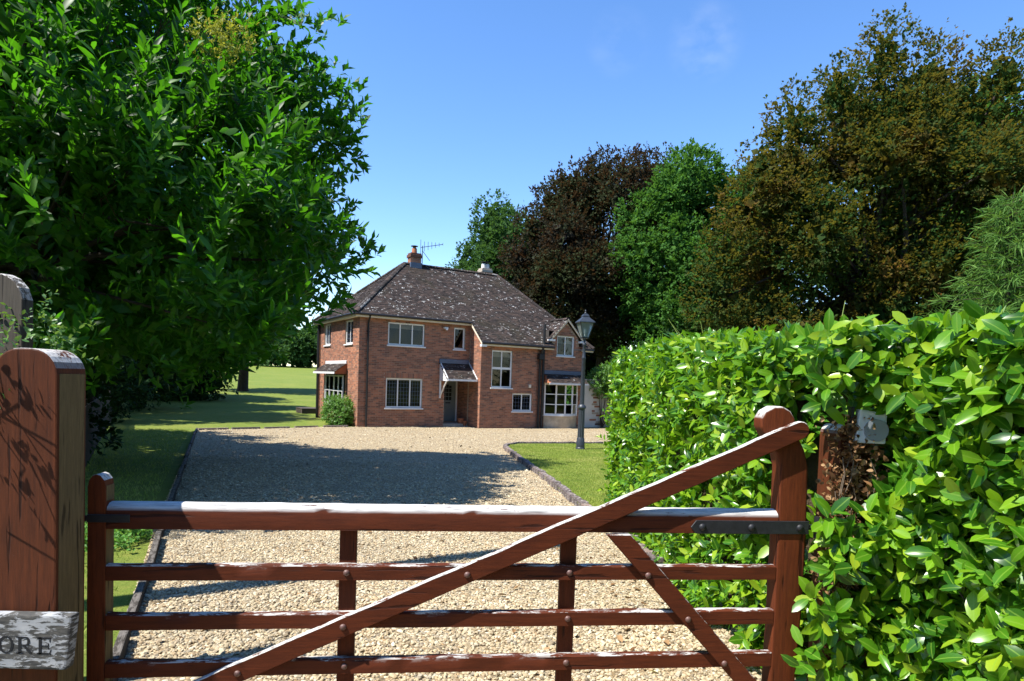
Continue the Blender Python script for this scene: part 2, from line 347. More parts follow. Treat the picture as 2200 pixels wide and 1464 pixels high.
def sheet(name, poly, dz, m, parent=None, skirt=0):
    bm = bmesh.new(); vv = [bm.verts.new((x, y, 0)) for x, y in poly]; bm.faces.new(vv)
    for yc in (4, 28):
        bmesh.ops.bisect_plane(bm, geom=bm.verts[:] + bm.edges[:] + bm.faces[:], plane_co=(0, yc, 0), plane_no=(0, 1, 0))
    for v_ in bm.verts: v_.co.z = gz(v_.co.y) + dz
    bmesh.ops.triangulate(bm, faces=bm.faces)
    if skirt:
        ed = [e for e in bm.edges if len(e.link_faces) == 1]; r_ = bmesh.ops.extrude_edge_only(bm, edges=ed)
        for e in r_['geom']:
            if isinstance(e, bmesh.types.BMVert): e.co.z -= skirt
    bmesh.ops.recalc_face_normals(bm, faces=bm.faces)
    me = bpy.data.meshes.new(name); bm.to_mesh(me); bm.free()
    return link(name, me, m, parent)

KL = [(-1.9, 2.9), (-4.11, 7.5), (-5.25, 10.0), (-10.9, 22.5)]
drive_poly = [(-4.5, 1.2), (3.5, 1.2), (3.0, 6), (3.0, 12), (14, 20), (16, 40), (-2, 33), (-6.3, 27.6), (-6.6, 27.15), (-7.74, 26.4), (-9.35, 24.3), (-10.9, 22.5), (-5.25, 10.0), (-4.11, 7.5), (-1.9, 2.9), (-2.3, 2.4), (-4.5, 2.2)]
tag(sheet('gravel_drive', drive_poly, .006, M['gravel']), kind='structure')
tag(sheet('road', [(-60, -7), (60, -7), (60, 1.19), (-60, 1.19)], .004, M['asphalt']), kind='structure')
LI = [(1.55, 6.6), (1.32, 8.6), (1.08, 10.2), (.71, 13.1), (.38, 15.4), (-.1, 18.9), (-.17, 19.7), (-.08, 20.4), (.25, 21.0), (3.15, 22.2), (9, 24.2), (9, 7)]
tag(sheet('island_lawn', LI, .062, M['grass'], skirt=.08), kind='structure')
tag(sheet('door_step_path', [(-3.9, 29.1), (-2.0, 29.7), (-2.6, 31.0), (-4.4, 30.0)], .03, M['slab'], skirt=.04), kind='structure')

def inpoly(P, poly):
    x, y = P[:, 0], P[:, 1]; ins = np.zeros(len(P), bool); n = len(poly); j = n - 1
    for i in range(n):
        xi, yi = poly[i]; xj, yj = poly[j]
        c_ = ((yi > y) != (yj > y)) & (x < (xj - xi) * (y - yi) / (yj - yi + 1e-12) + xi); ins ^= c_; j = i
    return ins

# gravel stones
ico_v = []
ph = (1 + 5 ** .5) / 2
for a_, b_ in ((1, ph), (-1, ph), (1, -ph), (-1, -ph)):
    ico_v += [(0, a_, b_), (a_, b_, 0), (b_, 0, a_)]
ico_v = np.array(ico_v) / math.sqrt(1 + ph * ph)
bmi = bmesh.new(); [bmi.verts.new(p) for p in ico_v]; bmesh.ops.convex_hull(bmi, input=bmi.verts); bmi.verts.index_update()
ico_f = np.array([[v_.index for v_ in f.verts] for f in bmi.faces]); ico_v = np.array([v_.co[:] for v_ in bmi.verts]); bmi.free()
oct_v = np.array([(1, 0, 0), (0, 1, 0), (-1, 0, 0), (0, -1, 0), (0, 0, 1), (0, 0, -1)], float)
oct_f = np.array([(0, 1, 4), (1, 2, 4), (2, 3, 4), (3, 0, 4)])
def stones(n, y0, y1, x0, x1, size, tv, tf):
    P = np.column_stack([rng.uniform(x0, x1, n), rng.uniform(y0, y1, n)])
    P = P[inpoly(P, drive_poly) & ~inpoly(P, LI)]
    n = len(P); k = len(tv)
    s = size * rng.lognormal(0, .28, n); an = rng.uniform(0, 6.28, n)
    sx = s * rng.uniform(.8, 1.3, n); sy = s * rng.uniform(.6, 1, n); sz = s * rng.uniform(.45, .75, n)
    q = tv[None] * (1 + rng.uniform(-.18, .18, (n, k, 1)))
    X = q[:, :, 0] * sx[:, None]; Y = q[:, :, 1] * sy[:, None]; Z = q[:, :, 2] * sz[:, None] + rng.normal(0, .3, n)[:, None] * X
    ca, sa = np.cos(an)[:, None], np.sin(an)[:, None]
    V_ = np.stack([X * ca - Y * sa + P[:, :1], X * sa + Y * ca + P[:, 1:], Z + (g(P[:, 1]) + .006 + sz * rng.uniform(.1, .8, n))[:, None]], 2).reshape(-1, 3)
    F_ = (tf[None] + (np.arange(n) * k)[:, None, None]).reshape(-1, 3)
    return V_, F_
vs_, fs_, off = [], [], 0
for a_ in ((13500, 3.8, 5.4, -3.2, 1.8, .0125, ico_v, ico_f), (34000, 5.4, 9.5, -5, 2, .0125, oct_v, oct_f), (22000, 9.5, 15, -7.2, 1.2, .017, oct_v, oct_f), (16000, 15, 29, -11, 5, .02, oct_v, oct_f)):
    v_, f_ = stones(*a_); vs_.append(v_); fs_.append(f_ + off); off += len(v_)
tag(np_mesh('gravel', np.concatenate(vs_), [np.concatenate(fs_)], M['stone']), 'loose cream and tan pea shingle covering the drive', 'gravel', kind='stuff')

# ------------------------------------------------------------------ leaf and foliage generators
def unit(a): return a / (np.linalg.norm(a, axis=-1, keepdims=True) + 1e-9)
ROWT = np.array([0, .24, .52, .8, 1.0]); ROWW = np.array([0, .74, 1.0, .78, 0])
def leaf_template(fold=.28, curl=.25, ratio=.36):
    tv = [(0, 0, 0)]
    for t_, w_ in zip(ROWT[1:4], ROWW[1:4]):
        z = -curl * t_ * t_
        tv += [(t_, -w_ * ratio / 2, z + fold * w_ * ratio / 2), (t_, 0, z), (t_, w_ * ratio / 2, z + fold * w_ * ratio / 2)]
    tv.append((1, 0, -curl))
    return np.array(tv)
LEAF_F = np.array([(0, 2, 1), (0, 3, 2), (1, 2, 5), (1, 5, 4), (2, 3, 6), (2, 6, 5), (4, 5, 8), (4, 8, 7), (5, 6, 9), (5, 9, 8), (7, 8, 10), (8, 9, 10)])
LEAF_S = np.array([(0, 2, 1), (1, 2, 3)])
LEAF_RIB = np.array([1, 0, 1, 0, 0, 1, 0, 0, 1, 0, 1.]); MID_RIB = np.array([1, 0, 1, 0, 0, 1, 0, 1.])
MID_B = np.array([(0, 0, 0), (.33, -.45, 0), (.33, 0, 0), (.33, .45, 0), (.72, -.40, 0), (.72, 0, 0), (.72, .40, 0), (1, 0, 0)])
LEAF_M = np.array([(0, 2, 1), (0, 3, 2), (1, 2, 5), (1, 5, 4), (2, 3, 6), (2, 6, 5), (4, 5, 7), (5, 6, 7)])
def leaf_geo(B, D, N, L, ratio=.36, fold=.28, curl=.25, small=False, mid=False):
    """vectorised leaves: base, direction, upper-side normal, length"""
    D = unit(D); S = unit(np.cross(N, D)); N = np.cross(D, S); n = len(B)
    if small:
        tv = np.array([(0, 0, 0), (.5, -ratio / 2, .05), (.5, ratio / 2, .05), (1, 0, -.08)]); tf = LEAF_S
        tv = np.repeat(tv[None], n, 0)
    else:
        tf = LEAF_M if mid else LEAF_F; base = MID_B if mid else leaf_template(0, 0, 1)
        rr = ratio * rng.uniform(.85, 1.15, n); fo = fold * rng.uniform(.2, 1.6, n); cu = curl * rng.uniform(-.4, 1.8, n)
        y = base[None, :, 1] * rr[:, None]; z = np.abs(y) * fo[:, None] - base[None, :, 0] ** 2 * cu[:, None]
        tv = np.stack([np.repeat(base[None, :, 0], n, 0), y, z], 2)
    k = tv.shape[1]; tv = tv * np.asarray(L)[:, None, None]
    V_ = B[:, None] + tv[:, :, :1] * D[:, None] + tv[:, :, 1:2] * S[:, None] + tv[:, :, 2:3] * N[:, None]
    return V_.reshape(-1, 3), (tf[None] + (np.arange(n) * k)[:, None, None]).reshape(-1, 3)

def shoot_leaves(P, D, k, L, length, alpha=.55, beta=.8, jit=.25):
    """k leaves spiralling up each shoot; returns base, dir, normal, length of every leaf"""
    n = len(P); D = unit(D); ref = np.where(np.abs(D[:, 2:3]) < .9, [[0, 0, 1.]], [[1., 0, 0]])
    a = unit(np.cross(D, ref)); b = np.cross(D, a)
    j = np.arange(k); th = rng.uniform(0, 6.28, (n, 1)) + j * 2.4; fr_ = (j + .6) / k
    R = np.cos(th)[..., None] * a[:, None] + np.sin(th)[..., None] * b[:, None]
    al = alpha + .5 * fr_[None, :, None] ** 2
    d = unit(D[:, None] * al + R * beta + rng.normal(0, jit, (n, k, 3)))
    nn = unit(D[:, None] * beta - R * al + rng.normal(0, jit, (n, k, 3)) + np.array([0, 0, .35]))
    B = P[:, None] + D[:, None] * (fr_ * 1.0)[None, :, None] * np.asarray(length).reshape(-1, 1, 1)
    Ls = L * rng.uniform(.7, 1.2, (n, k)) * (1 - .25 * (fr_ ** 3))[None]
    return B.reshape(-1, 3), d.reshape(-1, 3), nn.reshape(-1, 3), Ls.reshape(-1)

CAMP = np.array([0, 0, CAM_H])
leaf_meshes = {}
def single_leaves(B, D, N, L, m, parent, name='leaf', ratio=.36):
    """the leaves that show largest, each an object of its own sharing a few meshes"""
    key = m.name
    if key not in leaf_meshes:
        ms = []
        for fo, cu in ((.25, .15), (.4, .3), (.15, .4), (.3, .05), (.5, .2), (.2, -.1)):
            o = np_mesh('leaf', leaf_template(fo, cu, ratio), [LEAF_F], m, None, True, LEAF_RIB); ms.append(o.data); bpy.data.objects.remove(o)
        leaf_meshes[key] = ms
    D = unit(D); S = unit(np.cross(N, D)); N = np.cross(D, S)
    inv = parent.matrix_basis.inverted()
    for i in range(len(B)):
        o = bpy.data.objects.new(name, leaf_meshes[key][i % 6]); col.objects.link(o); o.parent = parent
        mt = Matrix(((*(D[i] * L[i]),), (*(S[i] * L[i]),), (*(N[i] * L[i]),))).transposed().to_4x4(); mt.translation = Vector(B[i])
        o.matrix_basis = inv @ mt

def frame_ok(B):
    """roughly inside the picture as the camera sees it"""
    return (B[:, 1] > 1) & (np.abs(B[:, 0] / B[:, 1]) < .77) & ((B[:, 2] - CAM_H) / B[:, 1] < .56) & ((B[:, 2] - CAM_H) / B[:, 1] > -.46)

def sphere_pts(n): return unit(rng.normal(0, 1, (n, 3)))

def lobes_points(lobes, dens, rmin=.72, keep_in=.82):
    """points in the outer shell of a union of ellipsoids, with outward normals"""
    Ps, Ns = [], []
    for c_, r_ in lobes:
        r_ = np.array(r_ if hasattr(r_, '__len__') else (r_,) * 3, float); c_ = np.array(c_, float)
        n = int(dens * 4 * math.pi * (np.prod(r_) ** (2 / 3)))
        u_ = sphere_pts(n); f = rng.uniform(rmin, 1.06, n)[:, None]
        Ps.append(c_ + u_ * r_ * f); Ns.append(unit(u_ / r_))
    P = np.concatenate(Ps); N = np.concatenate(Ns)
    inside = np.zeros(len(P), bool)
    for c_, r_ in lobes:
        q = (P - np.array(c_)) / np.array(r_ if hasattr(r_, '__len__') else (r_,) * 3, float)
        inside |= (q ** 2).sum(1) < keep_in ** 2 * rmin ** 2
    return P[~inside], N[~inside]

def limb_tubes(mb, base, tips, r0, trunk_h, rng_=rng):
    """tapered limbs from the trunk to the lobes"""
    for tpt in tips:
        s = Vector(base) + Vector((0, 0, trunk_h * rng_.uniform(.45, 1))); e = Vector(tpt); d = e - s
        mid = s + d * .5 + Vector((0, 0, d.length * .08)) + Vector(rng_.normal(0, .05, 3)) * d.length
        rr = r0 * rng_.uniform(.14, .30)
        mb.tube([s, s + (mid - s) * .5 + Vector(rng_.normal(0, .02, 3)) * d.length, mid, e], [rr, rr * .8, rr * .55, rr * .18], 6, False)

def far_tree(name, label, base, lobes, m, leaf=.28, dens=11, k=7, spray=.55, up=.25, group=None, trunk_r=.45, trunk_h=5, ratio=.62, cat='tree', flat=.45, gaps=-.95, core=4):
    root = empty(name, base, 0, label, cat, group); b = np.array(base)
    mb = MB(); h = trunk_h
    mb.tube([(0, 0, -.3), (0, 0, .3), (.1, 0, h * .5), (.0, .1, h)], [trunk_r * 1.5, trunk_r * 1.1, trunk_r * .9, trunk_r * .7], 10, False)
    limb_tubes(mb, (0, 0, 0), [tuple(np.array(c_) - b) for c_, _ in lobes], trunk_r * 1.2, h)
    mb.build('trunk', M['bark'], root, smooth=True)
    P, N = lobes_points(lobes, dens, .72, .95)
    ph = rng.uniform(0, 6, 6); fq = 1.1 / max(1.0, spray)
    gap = np.sin(P[:, 0] * 1.7 * fq + ph[0]) * np.sin(P[:, 1] * 1.5 * fq + ph[1]) + np.sin(P[:, 2] * 1.9 * fq + ph[2] + P[:, 0] * .6) * .8 + rng.normal(0, .45, len(P))
    kp_ = (gap > gaps) & ((b[1] < 27) | (N[:, 1] < .3) | (rng.uniform(0, 1, len(P)) < .45)); P, N = P[kp_], N[kp_]
    # sprays: a tapering fan of leaves running outward and a little up
    n = len(P); D = unit(N * .9 + np.array([0, 0, up]) + rng.normal(0, .25, (n, 3))); sp = spray * rng.uniform(.6, 1.35, (n, 1))
    tt = rng.uniform(-.25, 1, (n, k)); wd = (1.08 - np.abs(tt)) * .30; side = unit(np.cross(D, [0, 0, 1.]) + 1e-4); nrm = unit(np.cross(side, D))
    B = P[:, None] + (D[:, None] * tt[..., None] + side[:, None] * (rng.normal(0, 1, (n, k)) * wd)[..., None] + nrm[:, None] * (rng.normal(0, .35, (n, k)) * wd)[..., None]) * sp[..., None]
    dd = unit(D[:, None] + rng.normal(0, .6, (n, k, 3))); nn = unit((np.array([0, 0, 1.]) * flat + N * .55 + nrm * .5 + rng.normal(0, .35, (n, 3)))[:, None] + rng.normal(0, .3, (n, k, 3)))
    Lf = leaf * rng.uniform(.6, 1.3, n * k)
    V_, F_ = leaf_geo(B.reshape(-1, 3) - b, dd.reshape(-1, 3), nn.reshape(-1, 3), Lf, ratio, small=True)
    Pc, Nc = lobes_points([(c_, np.array(r_ if hasattr(r_, '__len__') else (r_,) * 3) * .6) for c_, r_ in lobes], core * 2.2, .3, .0); nc = len(Pc)
    Vc, Fc = leaf_geo(Pc - b, rng.normal(0, 1, (nc, 3)), rng.normal(0, 1, (nc, 3)), leaf * rng.uniform(1.8, 3.2, nc), .7, small=True)
    np_mesh('crown', np.concatenate([V_, Vc]), [np.concatenate([F_, Fc + len(V_)])], m, root)
    return root

def lobed_crown(c, r, n, lr, seed, low=-.6, squash=1.0, irr=1.0):
    """clumps spread over an irregular envelope so the outline comes out uneven"""
    q = np.random.default_rng(seed); out = [(c, tuple(np.array(r) * .62))]; ph_ = q.uniform(0, 6, 4); n = int(n * 1.9)
    for i in range(n):
        u_ = unit(q.normal(0, 1, 3))
        while u_[2] < low: u_ = unit(q.normal(0, 1, 3))
        env = 1 + irr * .10 * math.sin(3.1 * u_[0] + ph_[0]) + irr * .09 * math.sin(4.3 * u_[2] + 2 * u_[1] + ph_[1]) + irr * .07 * math.sin(7 * u_[0] + 5 * u_[2] + ph_[2])
        k = lr * .72 * q.uniform(.55, 1.35); f = env * q.uniform(.66, .93) if i % 4 else env * q.uniform(.9, 1.0); sq = squash * (1.25 if u_[2] > .5 else .85)
        out.append((tuple(np.array(c) + u_ * np.array(r) * f), (k, k, k * sq)))
    return out

# ------------------------------------------------------------------ the house
PSI = rad(31)
H = empty('brick_house', (-6.466, 27.25, -.34), PSI, 'two storey red brick house with hipped lichen-spotted tile roof and white windows', 'house')
RZ, RV, RS = 7.6, 3.1, .84                       # ridge height, its depth, slope of the front roof
def roof_z(v): return RZ - RS * (RV - v)
WV = -1.1                                        # front of the projecting wing
UE = 5.2                                         # left side of the wing
UR = 10.95
HD = 6.3                                         # depth of the house

def rsub(rects, o):
    out = []
    for (a0, a1, b0, b1) in rects:
        c0, c1, d0, d1 = o
        if c0 >= a1 or c1 <= a0 or d0 >= b1 or d1 <= b0: out.append((a0, a1, b0, b1)); continue
        if c0 > a0: out.append((a0, c0, b0, b1))
        if c1 < a1: out.append((c1, a1, b0, b1))
        if d0 > b0: out.append((max(a0, c0), min(a1, c1), b0, d0))
        if d1 < b1: out.append((max(a0, c0), min(a1, c1), d1, b1))
    return out

brick_v, brick_f, full_bricks = [], [], []
def brick_wall(name, O, ax, nrm, W, Hh, holes, top=None, reveal=.11, soldier=()):
    """wall backing of mortar with openings, every brick a block standing proud of it"""
    O = np.array(O, float); ax = np.array(ax, float); nrm = np.array(nrm, float); Z = np.array([0, 0, 1.])
    pt = lambda x, z, d=0: tuple(O + ax * x + Z * z + nrm * d)
    mb = MB(); rects = [(0, W, -.15, Hh)]
    for h in holes: rects = rsub(rects, h)
    for a0, a1, b0, b1 in rects:
        if top is None: mb.quad(pt(a0, b0), pt(a1, b0), pt(a1, b1), pt(a0, b1))
        else:
            m_ = 10
            for i in range(m_):
                x0 = a0 + (a1 - a0) * i / m_; x1 = a0 + (a1 - a0) * (i + 1) / m_
                t0, t1 = min(b1, top(x0)), min(b1, top(x1))
                if max(t0, t1) > b0 + .01: mb.quad(pt(x0, b0), pt(x1, b0), pt(x1, max(t1, b0)), pt(x0, max(t0, b0)))
    for c0, c1, d0, d1 in holes:
        e = .006; c0 += e; c1 -= e; d0 += e; d1 -= e
        for a_, b_ in (((c0, d0), (c0, d1)), ((c1, d0), (c1, d1)), ((c0, d0), (c1, d0)), ((c0, d1), (c1, d1))):
            mb.quad(pt(*a_, e), pt(*b_, e), pt(*b_, -reveal), pt(*a_, -reveal))
    mb.build('wall', M['mortar'], H)
    def put(x0, x1, z0, z1, full):
        pr = .0035 + float(rng.uniform(-.001, .0015))
        p = [pt(x, z, d) for d in (.0005, pr) for z in (z0, z1) for x in (x0, x1)]
        if full: full_bricks.append((p, nrm, ax)); return
        o = len(brick_v); brick_v.extend(p)
        for f in ((4, 5, 7, 6), (0, 1, 5, 4), (2, 6, 7, 3), (0, 4, 6, 2), (1, 3, 7, 5)): brick_f.append([i + o for i in f])
    n = 0; z = -.0
    while z < Hh:
        zt = min(z + .065, Hh); row = [(0, W, z, zt)]
        for h in holes: row = rsub(row, h)
        for s_ in soldier: row = rsub(row, (s_[0], s_[1], s_[2], s_[2] + .225))
        for a0, a1, b0, b1 in row:
            if b1 - b0 < .015: continue
            i0 = math.floor((a0 - (n % 2) * .1125) / .225) - 1; x = i0 * .225 + (n % 2) * .1125
            while x < a1:
                x0, x1 = max(x, a0), min(x + .215, a1)
                if x1 - x0 > .03:
                    zz = b1
                    if top is not None:
                        zz = min(zz, top(x0), top(x1))
                    if zz - b0 > .015: put(x0 + .0, x1, b0, zz, x1 - x0 > .213 and zz - b0 > .064)
                x += .225
        z += .075; n += 1
    for c0, c1, d0 in soldier:
        x = c0
        while x + .065 <= c1 + .01: put(x, x + .065, d0 + .004, d0 + .215, False); x += .075

up_w = (1.25, 2.94, 3.52, 4.5); sm_w = (4.36, 4.92, 3.5, 4.48); lo_w = (1.21, 2.9, .82, 2.11); rec = (3.96, UE, -.15, 2.42)
brick_wall('front', (0, 0, 0), (1, 0, 0), (0, -1, 0), UE, 4.84, [up_w, sm_w, lo_w, rec], soldier=[(1.15, 2.96, 2.115)])
fl = lambda v0, v1, z0, z1: (HD - v1, HD - v0, z0, z1)
l_w1, l_w2, l_bay = fl(.85, 1.98, 3.52, 4.56), fl(4.3, 5.4, 3.56, 4.58), fl(1.85, 4.75, .75, 2.15)
brick_wall('side', (0, HD, 0), (0, -1, 0), (-1, 0, 0), HD, 4.84, [l_w1, l_w2, l_bay])
tall = (5.74 - UE, 6.82 - UE, 1.83, 3.52); sm2 = (6.88 - UE, 7.95 - UE, .77, 1.6); dw = (9.25 - UE, 10.27 - UE, 3.43, 4.4); bayh = (8.62 - UE, 10.5 - UE, .62, 2.1)
def wing_top(x):
    u_ = x + UE; base = 3.93
    if 8.98 < u_ < 10.52: return max(base, 5.08 - abs(u_ - 9.75) * 1.03)
    return base
brick_wall('wing', (UE, WV, 0), (1, 0, 0), (0, -1, 0), UR - UE, 5.2, [tall, sm2, dw, bayh], top=wing_top)
def side_top(x):
    v_ = WV + x
    return roof_z(v_) - .06 if v_ < .02 else 2.42
brick_wall('return', (UE, WV, 0), (0, 1, 0), (-1, 0, 0), 2.2, 5.2, [], top=side_top)
dr = (.30, 1.18, .16, 2.1)
brick_wall('porch back', (3.96, 1.1, 0), (1, 0, 0), (0, -1, 0), UE - 3.96, 2.42, [dr], reveal=.06)
mb = MB(); mb.quad((3.96, .0, -.1), (3.96, 1.1, -.1), (3.96, 1.1, 2.42), (3.96, 0, 2.42)); mb.build('wall', M['mortar'], H)
mb = MB(); mb.box(3.97, UE - .01, .0, 1.09, 2.42, 2.5); mb.build('porch_ceiling', M['white'], H)
mb = MB(); mb.box(3.97, UE - .01, .02, 1.09, -.1, .12); mb.build('door_step', M['slab'], H, .01)
mb = MB(); mb.quad((0, HD, -.1), (UR, HD, -.1), (UR, HD, 4.84), (0, HD, 4.84)); mb.quad((UR, WV, -.1), (UR, HD, -.1), (UR, HD, 3.9), (UR, WV, 3.9)); mb.build('wall', M['brick'], H)
cu, cw = 3.62, .26                                # stack of the front chimney
brick_wall('stack', (cu - cw, RV - cw * .8 - .004, RZ - .45), (1, 0, 0), (0, -1, 0), 2 * cw, .82, [])
brick_wall('stack', (cu - cw - .004, RV + cw * .8, RZ - .45), (0, -1, 0), (-1, 0, 0), cw * 1.6, .82, [])
# bricks: the nearest ones to the eye singly, the others as one part
def key(b):
    c_ = np.mean(b[0], axis=0); return np.hypot(c_[0], c_[1]) + abs(c_[2] - 1.6) * .25
full_bricks.sort(key=key)
front_first = [b for b in full_bricks][:300]
bmesh0 = {}
for p, nrm, ax in front_first:
    k = tuple(nrm); p = np.array(p); o0 = p[0]
    if k not in bmesh0:
        ob = np_mesh('brick', p - o0, [np.array([(4, 5, 7, 6), (0, 1, 5, 4), (2, 6, 7, 3), (0, 4, 6, 2), (1, 3, 7, 5)])], M['brick'], H); bmesh0[k] = ob.data
    else: ob = link('brick', bmesh0[k], None, H)
    ob.location = o0
for p, nrm, ax in full_bricks[300:]:
    o = len(brick_v); brick_v.extend(p)
    for f in ((4, 5, 7, 6), (0, 1, 5, 4), (2, 6, 7, 3), (0, 4, 6, 2), (1, 3, 7, 5)): brick_f.append([i + o for i in f])
tag(np_mesh('brickwork', np.array(brick_v), [np.array(brick_f)], M['brick'], H), kind='stuff')

# --- roof tiles
tile_v, tile_f = [], []
def tile_plane(O, ax, up, poly, gauge=.1, wd=.168, thick=.016):
    """plain tiles in courses over a polygon given in (along eaves, up slope)"""
    O = np.array(O, float); ax = unit(np.array(ax, float)); up = unit(np.array(up, float)); nn = np.cross(ax, up)
    if nn[2] < 0: nn = -nn
    pl = np.array(poly); x0, x1 = pl[:, 0].min(), pl[:, 0].max(); y0, y1 = pl[:, 1].min(), pl[:, 1].max()
    C = []
    for j in range(int((y1 - y0) / gauge) + 1):
        sag = .0
        for i in range(int((x1 - x0) / wd) + 2):
            C.append((x0 + (i + .5 * (j % 2)) * wd, y0 + j * gauge))
    C = np.array(C); ctr = C + np.array([0, gauge * .5]); C = C[inpoly(ctr, poly)]
    n = len(C); lift = rng.uniform(0, .006, n); tw = rng.normal(0, .003, n); hw = wd / 2 - .002
    def P(dx, dy, dz): return O + ax * (C[:, :1] + dx) + up * (C[:, 1:] + dy) + nn * np.asarray(dz).reshape(-1, 1)
    dy = rng.normal(0, .004, n)[:, None]
    v_ = np.stack([P(-hw, dy - .0, .004 + 0 * lift), P(hw, dy, .004 + 0 * lift), P(-hw, dy, thick + .006 + lift + tw), P(hw, dy, thick + .006 + lift - tw), P(-hw, gauge * 1.25, .008 + 0 * lift), P(hw, gauge * 1.25, .008 + 0 * lift)], 1).reshape(-1, 3)
    o = sum(len(a) for a in tile_v)
    f_ = np.array([(0, 1, 3, 2), (2, 3, 5, 4), (0, 2, 4, 4), (1, 5, 3, 3)])[:2]
    tile_v.append(v_); tile_f.append((f_[None] + (np.arange(n) * 6)[:, None, None]).reshape(-1, 4) + o)

sl = math.hypot(1, RS); EV = -.27
upf = np.array([0, 1, RS]) / sl
P3 = lambda u_, v_: (u_, (v_ - EV) * sl)
zE = roof_z(EV); EW = WV - .27; zW = roof_z(EW); UL = -.27; UX = UR + .3
HS = (RZ - zW) / (UX - 8.2)                        # right hip slope
front_poly = [P3(UL, EV), P3(UE - .12, EV), P3(UE - .12, EW), P3(8.93, EW), P3(8.93, -.83), P3(9.75, .16), P3(10.57, -.83), P3(10.57, EW), P3(UX, EW), P3(8.2, RV), P3(RV, RV)]
tile_plane((0, EV, zE), (1, 0, 0), upf, front_poly)
sh = math.hypot(1, RS)
tile_plane((UL, 0, zE), (0, 1, 0), np.array([1, 0, RS]) / sh, [(EV, 0), (HD + .27, 0), (RV, (RV - UL) * sh)])
# roof boards under the tiles
mb = MB(); e = .012
q = lambda u_, v_, z_: (u_, v_, z_ - e)
mb.add([q(UL, EV, zE), q(UE - .12, EV, zE), q(UE - .12, EW, zW), q(8.93, EW, zW), q(8.93, -.83, roof_z(-.83)), q(9.75, .16, roof_z(.16)), q(10.57, -.83, roof_z(-.83)), q(10.57, EW, zW), q(UX, EW, zW), q(8.2, RV, RZ), q(RV, RV, RZ)], [tuple(range(11))])
mb.add([q(UL, HD + .27, zE), q(UL, EV, zE), q(RV, RV, RZ)], [(0, 1, 2)])
ub = 8.2 + (RZ - zE) / HS
mb.add([q(8.2, RV, RZ), q(RV, RV, RZ), q(UL, HD + .27, zE), q(ub, HD + .27, zE)], [(0, 1, 2, 3)])
mb.add([q(8.2, RV, RZ), q(ub, HD + .27, zE), q(UX, HD + .27, zW), q(UX, EW, zW)], [(0, 1, 2, 3)])
roof = mb.build('roof', M['tile'], H)
# dormer roof
dz0, dz1, dxc = 4.28, 5.19, 9.75
for sgn in (-1, 1):
    ov = .95; a0 = np.array([dxc + sgn * ov, WV - .16, dz1 - ov * 1.03]); upv = np.array([-sgn * 1., 0, 1.03]); ln = ov * math.hypot(1, 1.03)
    back0 = -.83 - (WV - .16); back1 = .2 - (WV - .16)
    tile_plane(a0, (0, 1, 0), upv, [(0, 0), (back0 + .1, 0), (back1 + .1, ln), (0, ln)])
    mb = MB(); A = tuple(a0 - [0, 0, e]); Bq = (A[0], -.75, A[2]); Cq = (dxc, .22, dz1 - e); Dq = (dxc, WV - .16, dz1 - e)
    mb.quad(A, Bq, Cq, Dq); mb.build('dormer_roof', M['tile'], roof)
    mb = MB(); mb.add([(a0[0], WV - .175, a0[2] + .01), (dxc, WV - .175, dz1 + .01), (dxc, WV - .175, dz1 - .10), (a0[0], WV - .175, a0[2] - .10), (a0[0], WV - .15, a0[2] + .01), (dxc, WV - .15, dz1 + .01), (dxc, WV - .15, dz1 - .10), (a0[0], WV - .15, a0[2] - .10)], [(0, 1, 2, 3), (7, 6, 5, 4), (0, 4, 5, 1), (3, 2, 6, 7), (0, 3, 7, 4)])
    mb.build('bargeboard', M['cream'], roof)
    mb = MB(); mb.box(a0[0] - .12 + (0 if sgn < 0 else -.1), a0[0] + .12 + (0.1 if sgn < 0 else 0), WV - .2, WV - .02, a0[2] - .12, a0[2] - .03); mb.build('bargeboard_foot', M['white'], roof, .006)
# lean-to roofs tiles (porch, bay, side bay) share the course mesh
def lean_to(u0, u1, v_wall, proj, z_top, z_low, inset=.0):
    ln = math.hypot(proj, z_top - z_low); tile_plane((u0, v_wall - proj, z_low), (1, 0, 0), (0, proj, z_top - z_low), [(0, 0), (u1 - u0, 0), (u1 - u0 - inset, ln), (inset, ln)], wd=.15)
lean_to(3.72, 5.16, 0, .85, 2.86, 2.14)
lean_to(8.5, 10.72, WV, .62, 2.58, 2.14, .12)
p = MB(); p.box(-.06, -.006, 1.6, 4.95, 2.66, 2.8); p.build('flashing', M['white'], H, .01)
p = MB(); p.box(-.6, -.565, 1.5, 5.1, 2.2, 2.29); p.build('fascia', M['white'], H)
p = MB(); p.add([(-.54, 1.58, 2.2), (-.54, 1.58, 2.3), (-.006, 1.58, 2.68), (-.006, 1.58, 2.2), (-.54, 1.62, 2.2), (-.54, 1.62, 2.3), (-.006, 1.62, 2.68), (-.006, 1.62, 2.2)], [(0, 1, 2, 3), (7, 6, 5, 4), (0, 4, 5, 1), (1, 5, 6, 2), (3, 7, 4, 0)]); p.build('roof_cheek', M['clay'], H)
p = MB(); p.add([(-.55, 1.56, 2.285), (-.55, 5.04, 2.285), (-.01, 5.04, 2.67), (-.01, 1.56, 2.67)], [(0, 1, 2, 3)]); p.build('side_roof', M['tile'], H)
ln = math.hypot(.5, .36); tile_plane((-.55, 1.55, 2.30), (0, 1, 0), (.5, 0, .36), [(0, 0), (3.5, 0), (3.5, ln), (0, ln)], wd=.15)
tag(np_mesh('roof_tiles', np.concatenate(tile_v), [np.concatenate(tile_f)], M['tile'], H), kind='stuff')
